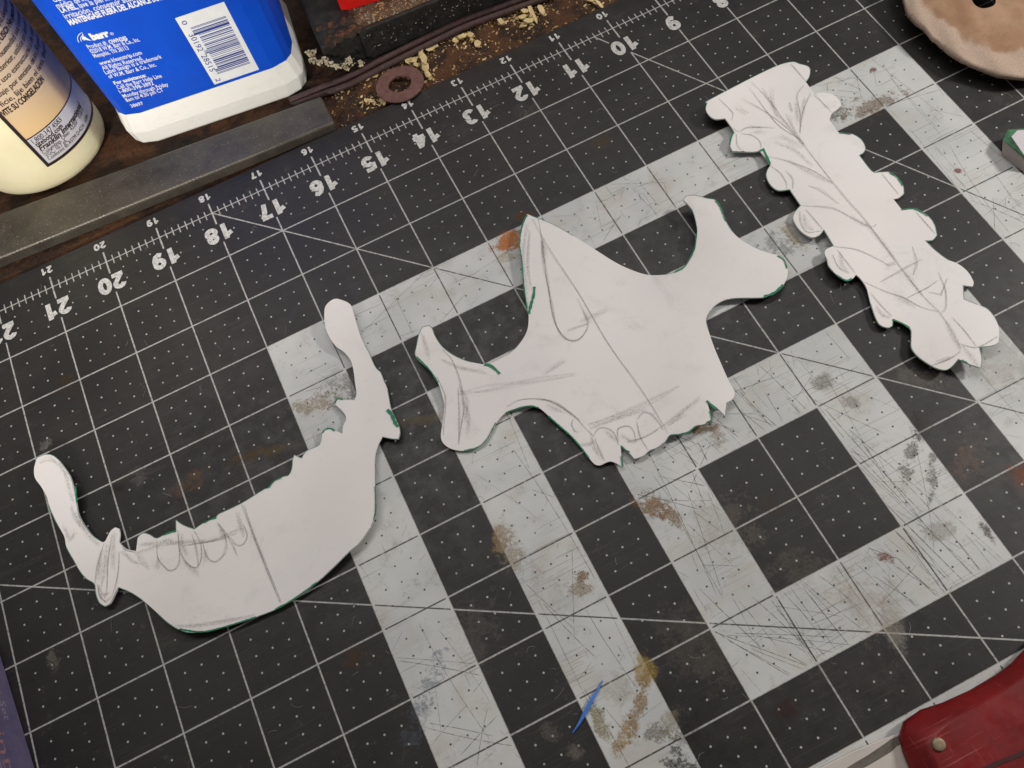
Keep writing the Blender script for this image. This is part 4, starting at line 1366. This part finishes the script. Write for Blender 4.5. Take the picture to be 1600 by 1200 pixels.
def grain(b, p, r, mat=0):
    a = rs_.uniform(0, 6.28)
    l, w, h = r * rs_.uniform(.8, 2.0), r * rs_.uniform(.5, 1), r * rs_.uniform(.4, .9)
    ca, sa = math.cos(a), math.sin(a)
    q = [(p[0] + x * ca - y * sa, p[1] + x * sa + y * ca, p[2]) for x, y in ((-l, -w), (l, -w * .6), (l * .8, w), (-l * .7, w * .8))]
    b.add(q + [(p[0] + rs_.gauss(0, r * .3), p[1] + rs_.gauss(0, r * .3), p[2] + h)], [(0, 1, 4), (1, 2, 4), (2, 3, 4), (3, 0, 4), (3, 2, 1, 0)], mat)


for (px, py) in crumbs:
    p = at(px, py, MZ + .003)
    if p[1] < -.58:
        grain(b, p, rs_.choice([.008, .012, .018, .028]), rs_.choice([0, 3, 3]))
for _ in range(1500):                                # on the bench strip
    u = rs_.uniform(9.5, 15.3)
    v = rs_.uniform(-1.78, -.56)
    if rs_.random() < .5:
        v = -1.62 + abs(rs_.gauss(0, .12))
    grain(b, (u, v, MZ + .003), rs_.choice([.006, .008, .012, .02]), 0 if rs_.random() < .7 else 1)
for _ in range(900):                                # on the ledge
    x, dd_ = rs_.uniform(.2, 3.6), abs(rs_.gauss(.3, .3)) + .1
    grain(b, fp(x, dd_, ZT - .014), rs_.choice([.006, .009, .013, .02]), rs_.choice([0, 1, 1]))
for _ in range(420):                                 # on bar and behind it
    t = rs_.random()
    u = rs_.uniform(15.4, 22)
    v = -.60 - .06 * (u - 15.35) - rs_.uniform(.05, .65)
    grain(b, (u, v, zt + .001), rs_.choice([.003, .004, .006]), 2)
for _ in range(90):
    x = rs_.uniform(.3, 3.4)
    grain(b, fp(x, -.006, rs_.uniform(.1, .5)), rs_.choice([.006, .01, .014]), 1)
saw = b.build('sawdust', [plain('dust_yellow', srgb(176, 146, 92), .9, var=.3, scale=20), plain('dust_grey', srgb(150, 138, 120), .9, var=.3, scale=20), plain('dust_pale', srgb(156, 148, 136), .9, var=.2), chip_m])
tag(saw, 'fine sawdust scattered over bench, frame and bar', 'sawdust', kind='stuff')

# ================================================================== LEATHER PIECE
HOLE = at(1542, -11, .58)
g = G('suede')
a, b_, c_ = g.noise(1.3, 5, .6), g.noise(40, 5, .8), g.noise(6, 5, .7)
X, Y, Z = g.xyz()
c = g.mix(g.ss(a, .36, .64), srgb(158, 124, 98), srgb(178, 146, 120))
c = g.mix(g.m('MULTIPLY', g.ss(c_, .5, .75), .4), c, srgb(150, 118, 96))
c = g.mix(g.m('MULTIPLY', g.ss(b_, .5, .75), .15), c, srgb(214, 192, 172))
ain = g.t.nodes.new('ShaderNodeAttribute')
ain.attribute_name = 'inward'
skive = g.ss(g.m('ADD', ain.outputs['Fac'], g.m('MULTIPLY', g.m('SUBTRACT', g.noise(2.2, 4), .5), .22)), .10, .17)
c = g.mix(skive, g.mix(g.ss(b_, .35, .65), srgb(184, 160, 141), srgb(200, 180, 163)), c)
c = g.mix(g.ss(g.m('ADD', g.m('ADD', X, g.m('MULTIPLY', Y, .9)), g.m('MULTIPLY', a, .5)), 7.5, 7.1, 0, .8), c, srgb(150, 142, 128))
grain_ = g.ss(g.vor(60), .05, .4)
c = g.mix(g.m('MULTIPLY', g.ss(g.noise(75, 2, .8), .56, .7), .45), c, srgb(104, 80, 64))
g.bump(g.m('ADD', g.m('ADD', b_, grain_), g.m('MULTIPLY', c_, .4)), .4, .012)
hd = g.m('SQRT', g.m('ADD', g.m('POWER', g.m('SUBTRACT', X, HOLE[0]), 2.0), g.m('POWER', g.m('SUBTRACT', Y, HOLE[1]), 2.0)))
g.alpha(g.ss(hd, .192, .204))
suede = g.done(c, .95, 0, .08)
leather = empty('leather_scrap')
tag(leather, 'tan suede leather piece with ragged edge and a round hole, top right corner', 'leather')
edge_px = [(1400, -40), (1411, -10), (1419, 14), (1430, 30), (1447, 44), (1455, 54), (1466, 62), (1482, 74), (1500, 88), (1520, 98), (1540, 105), (1562, 114), (1585, 118), (1605, 118), (1640, 112), (1690, 95)]
zl_ = lambda i, n: .44 - .20 * (i / n)
eb = smooth_line(edge_px, False, 1.6, 90)
rl = random.Random(9)
nrow = 16
ne = len(eb)
cent = at(1620, -60, 1.0)
fray = [0.0] * ne
for wl, am in ((13, 1.0), (5, .55), (2, .3)):
    ph = [rl.gauss(0, am) for _ in range(ne // wl + 3)]
    for i in range(ne):
        k, f_ = i // wl, (i % wl) / wl
        fray[i] += ph[k] * (1 - f_) + ph[k + 1] * f_
rows_, att = [], []
for k in range(nrow + 1):
    s_ = (k / nrow) ** 1.5
    row = []
    for i, (x, y) in enumerate(eb):
        w_ = max(0.0, 1 - k / 3)
        p = at(x + fray[i] * .7 * w_, y - fray[i] * .7 * w_, zl_(i, ne))
        q = p * (1 - s_) + np.array([cent[0] - .3, cent[1] - 1.6, 0]) * s_
        q[2] = zl_(i, ne) + .16 * math.sin(min(1, s_ * 1.4) * math.pi / 2) + .012 * math.sin(i * .13 + k) - .03 * w_
        row.append(q)
        att.append(s_)
    rows_.append(row)
b = MB()
vs = [p for r_ in rows_ for p in r_]
fs = []
for k in range(nrow):
    for i in range(ne - 1):
        fs.append((k * ne + i, k * ne + i + 1, (k + 1) * ne + i + 1, (k + 1) * ne + i))
top_n = len(vs)
low = [(p[0] + .012, p[1] - .004, p[2] - .075) for p in vs]
b.add(vs + low, fs + [tuple(top_n + i for i in reversed(f)) for f in fs] + [(i + 1, i, top_n + i, top_n + i + 1) for i in range(ne - 1)])
lo = b.build('leather_sheet', suede, leather, smooth=True)
lo.data.attributes.new('inward', 'FLOAT', 'POINT').data.foreach_set('value', att + att)
# wall of the punched hole (the sheet itself is open there)
VA = np.array(vs)


def top_of(x, y):
    k_ = np.argsort((VA[:, 0] - x) ** 2 + (VA[:, 1] - y) ** 2)[:4]
    return float(VA[k_, 2].mean())


b = MB()
hr = [(HOLE[0] + .20 * math.cos(6.2832 * i / 32), HOLE[1] + .20 * math.sin(6.2832 * i / 32)) for i in range(32)]
b.rings([[(x, y, top_of(x, y) - .005) for x, y in hr], [(x, y, top_of(x, y) - .085) for x, y in hr]], 0, cap=False)
b.build('hole_wall', plain('hole_wall_brown', srgb(70, 50, 38), .9, spec=.1), leather)

# ================================================================== WHITE FOAM BLOCK
b = MB()
base = [at(1565, 243, .004), at(1600, 270, .004), at(1660, 262, .004), at(1665, 215, .004), at(1590, 212, .004)]
hi = .30
mid = [at(1567, 219, .22), at(1599, 247, .22), at(1660, 240, .22), at(1662, 196, .22), at(1574.5, 203, .22)]
tp = [at(1580, 214, hi), at(1600, 243, hi), at(1655, 232, hi), at(1655, 200, hi), at(1589, 204.5, hi)]
blk = empty('foam_block')
tag(blk, 'small white foam block with green marked rim at the right edge of the mat', 'foam block')
b.rings([base, mid], 0)
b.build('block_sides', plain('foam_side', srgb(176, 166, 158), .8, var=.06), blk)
b = MB()
b.rings([[p + np.array([0, 0, .004]) for p in mid], tp], 0)
b.build('green_bevel', plain('foam_green', srgb(84, 136, 100), .7, var=.35, scale=9), blk)
b = MB()
b.prism([p + np.array([0, 0, .003]) for p in tp], [p + np.array([0, 0, .010]) for p in tp])
b.build('block_top', plain('foam_top', srgb(206, 200, 204), .7, var=.04), blk)

# ================================================================== POCKET KNIFE
knife = empty('pocket_knife')
tag(knife, 'red-handled folding pocket knife with open blade, bottom right corner of the mat', 'pocket knife')
g = G('knife_red')
a, b_ = g.noise(2, 5), g.noise(60, 4, .8)
c = g.mix(g.ss(a, .3, .7), srgb(112, 15, 17), srgb(130, 20, 22))
fk = g.m('MULTIPLY', g.ss(g.vor(30), .11, .04), g.m('GREATER_THAN', g.noise(5, 3), .54))
c = g.mix(g.m('MULTIPLY', fk, .5), c, srgb(200, 140, 130))
sc_ = g.ss(g.noise(1.0, 2, .5, g.scale(1.5, 42, 1, .45)), .66, .74)
sc_ = g.m('MULTIPLY', g.m('MAXIMUM', sc_, g.ss(g.noise(1.0, 2, .5, g.scale(40, 2, 1, .9)), .68, .76)), g.ss(g.noise(1.2, 3), .42, .62))
c = g.mix(g.m('MULTIPLY', sc_, .4), c, srgb(176, 104, 98))
c = g.mix(g.ss(g.noise(2.6, 5, .75), .54, .76, 0, .55), c, srgb(64, 12, 13))
g.bump(b_, .25, .006)
knife_red = g.done(c, g.ss(g.noise(3.5, 5, .7), .3, .7, .34, .62), 0, .4)
steel = plain('blade_steel', srgb(206, 198, 190), .42, .25, .5, var=.06, scale=3, bump=.05)
groove = plain('groove_dark', srgb(104, 98, 90), .6, .2, .4, var=.2)
brass = plain('rivet_brass', srgb(150, 132, 108), .55, .3, .5, var=.2, scale=18)
hout = [(1402, 1150), (1409, 1128), (1436, 1109), (1470, 1098), (1512, 1079), (1553, 1055), (1578, 1036), (1600, 1013), (1640, 975), (1760, 920), (1900, 1000), (1800, 1190), (1640, 1260), (1500, 1275), (1440, 1240), (1420, 1205), (1408, 1175)]
ho = smooth_line(hout, True, 24, 200)
P0 = [at(x, y, .06) for x, y in ho]
ctr = sum(P0) / len(P0)


def inset(P, dist, z):
    n = len(P)
    out = []
    for i in range(n):
        t = (P[(i + 1) % n] - P[i - 1])[:2]
        t /= np.linalg.norm(t) + 1e-9
        nn = np.array([-t[1], t[0]])
        if nn @ (ctr[:2] - P[i][:2]) < 0:
            nn = -nn
        out.append(np.array([P[i][0] + nn[0] * dist, P[i][1] + nn[1] * dist, z]))
    for _ in range(int(dist * 30)):
        out = [out[i] * .5 + (out[i - 1] + out[(i + 1) % n]) * .25 for i in range(n)]
    return out


b = MB()
b.rings([inset(P0, .05, .004), inset(P0, .02, .10)], 0)
b.build('liner', plain('liner_steel', srgb(84, 78, 72), .5, .5, var=.1), knife)
b = MB()
b.rings([inset(P0, .0, .104), inset(P0, .0, .17), inset(P0, .03, .23), inset(P0, .15, .395), inset(P0, .18, .42), inset(P0, .20, .43)], 0, cap=False)
ri = inset(P0, .20, .43)
kc = at(1620, 1130, .455)
b.add(ri + [kc], [(i, (i + 1) % len(ri), len(ri)) for i in range(len(ri))])
b.build('handle_scale', knife_red, knife, smooth=True)
rv = at(1467.5, 1163, .46)
b = MB()
b.rings([[(rv[0] + k * math.cos(6.2832 * i / 20), rv[1] + k * math.sin(6.2832 * i / 20), z) for i in range(20)] for k, z in ((.078, .43), (.078, .458), (.064, .468), (.04, .472))], 0)
b.build('rivet', brass, knife, smooth=True)
b = MB()
b.ribbon([at(x, y, .456) for x, y in smooth_line([(1530, 1206), (1560, 1192), (1600, 1176), (1660, 1150)], False, 6)], .05)
flat_up(b.build('finger_groove', plain('groove_red', srgb(60, 10, 12), .6), knife))
bl = [(1420, 1140), (1403, 1146), (1370, 1158), (1330, 1175), (1290, 1195), (1240, 1222), (1190, 1255), (1180, 1275), (1260, 1275), (1340, 1262), (1425, 1225)]
b = MB()
B0 = [at(x, y, .10) for x, y in bl]
b.prism([p + np.array([0, 0, -.05]) for p in B0], B0)
b.build('blade', steel, knife, bevel=.01)
b = MB()
b.ribbon([at(x, y, .102) for x, y in ((1408, 1155), (1396, 1161), (1388, 1168), (1360, 1186), (1330, 1203), (1300, 1222))], [.09, .10, .11, .10, .09, .05])
flat_up(b.build('nail_groove', groove, knife))

# ================================================================== BLUE SLIVER, PURPLE BOX
b = MB()
sl = smooth_line([(941.5, 1063), (935, 1076), (926, 1091), (918, 1106), (910, 1121), (903, 1133), (894.5, 1145)], False, 4)
n = len(sl)
ws = [.010 + .044 * math.sin(math.pi * i / (n - 1)) ** 1.0 for i in range(n)]
zz = [.02 + .03 * math.sin(math.pi * i / (n - 1)) for i in range(n)]
top = MB()
P = [at(x, y, zz[i]) for i, (x, y) in enumerate(sl)]
L, Rr = [], []
for i in range(n):
    t = (P[min(i + 1, n - 1)] - P[max(i - 1, 0)])[:2]
    t /= np.linalg.norm(t)
    nn = np.array([-t[1], t[0], 0]) * ws[i] / 2
    L.append(P[i] + nn)
    Rr.append(P[i] - nn)
ringsl = [[L[i], Rr[i], Rr[i] - [0, 0, .008], L[i] - [0, 0, .008]] for i in range(n)]
b.rings(ringsl)
tag(b.build('tape_sliver', plain('tape_blue', srgb(66, 118, 204), .5, var=.12, scale=10)), 'thin pointed sliver of blue tape lying on the mat', 'tape')

box = empty('purple_box')
tag(box, 'dull purple cardboard box with faded lettering on its side, bottom left corner', 'box')
g = G('box_purple')
a, b_ = g.noise(3, 5, .7), g.noise(30, 4, .8)
c = g.mix(g.ss(a, .35, .65), srgb(92, 86, 118), srgb(106, 98, 128))
c = g.mix(g.m('MULTIPLY', g.ss(b_, .55, .75), .4), c, srgb(124, 114, 134))
g.bump(b_, .3, .01)
box_m = g.done(c, .7, 0, .3)
pA, pB = at(-6, 1000, .004), at(62, 1224, .004)
d = (pB - pA)[:2]
d /= np.linalg.norm(d)
nb = np.array([-d[1], d[0]])
if nb[0] < 0:
    nb = -nb
q0, q1 = pA[:2], pA[:2] + d * 7.0
b = MB()
fo = [q0, q1, q1 + nb * 4, q0 + nb * 4]
b.prism([(x, y, .004) for x, y in fo], [(x, y, .7) for x, y in fo])
bo = b.build('carton', box_m, box, bevel=.02)


def box_text(body, s0, s1, ztop, cap, m_):
    vs, fs, x0, x1 = text_mesh(body, .0)
    sc = (s1 - s0) / (x1 - x0)
    b = MB()
    pts = []
    for v in vs:
        s = s0 + (v[0] - x0) * sc
        qq = q0 + d * s - nb * .004
        pts.append((qq[0], qq[1], ztop - v[1] * cap / .7))
    b.add(pts, fs)
    b.build('side_text', m_, bo)


box_text('Miniature Set', .02, 1.28, .36, .13, plain('box_ink_pale', srgb(150, 138, 152), .7, var=.3, scale=25))
box_text('Painting', .95, 2.6, .66, .22, plain('box_ink_pink', srgb(150, 112, 118), .7, var=.3, scale=25))
bpy.data.scenes.remove(TS)
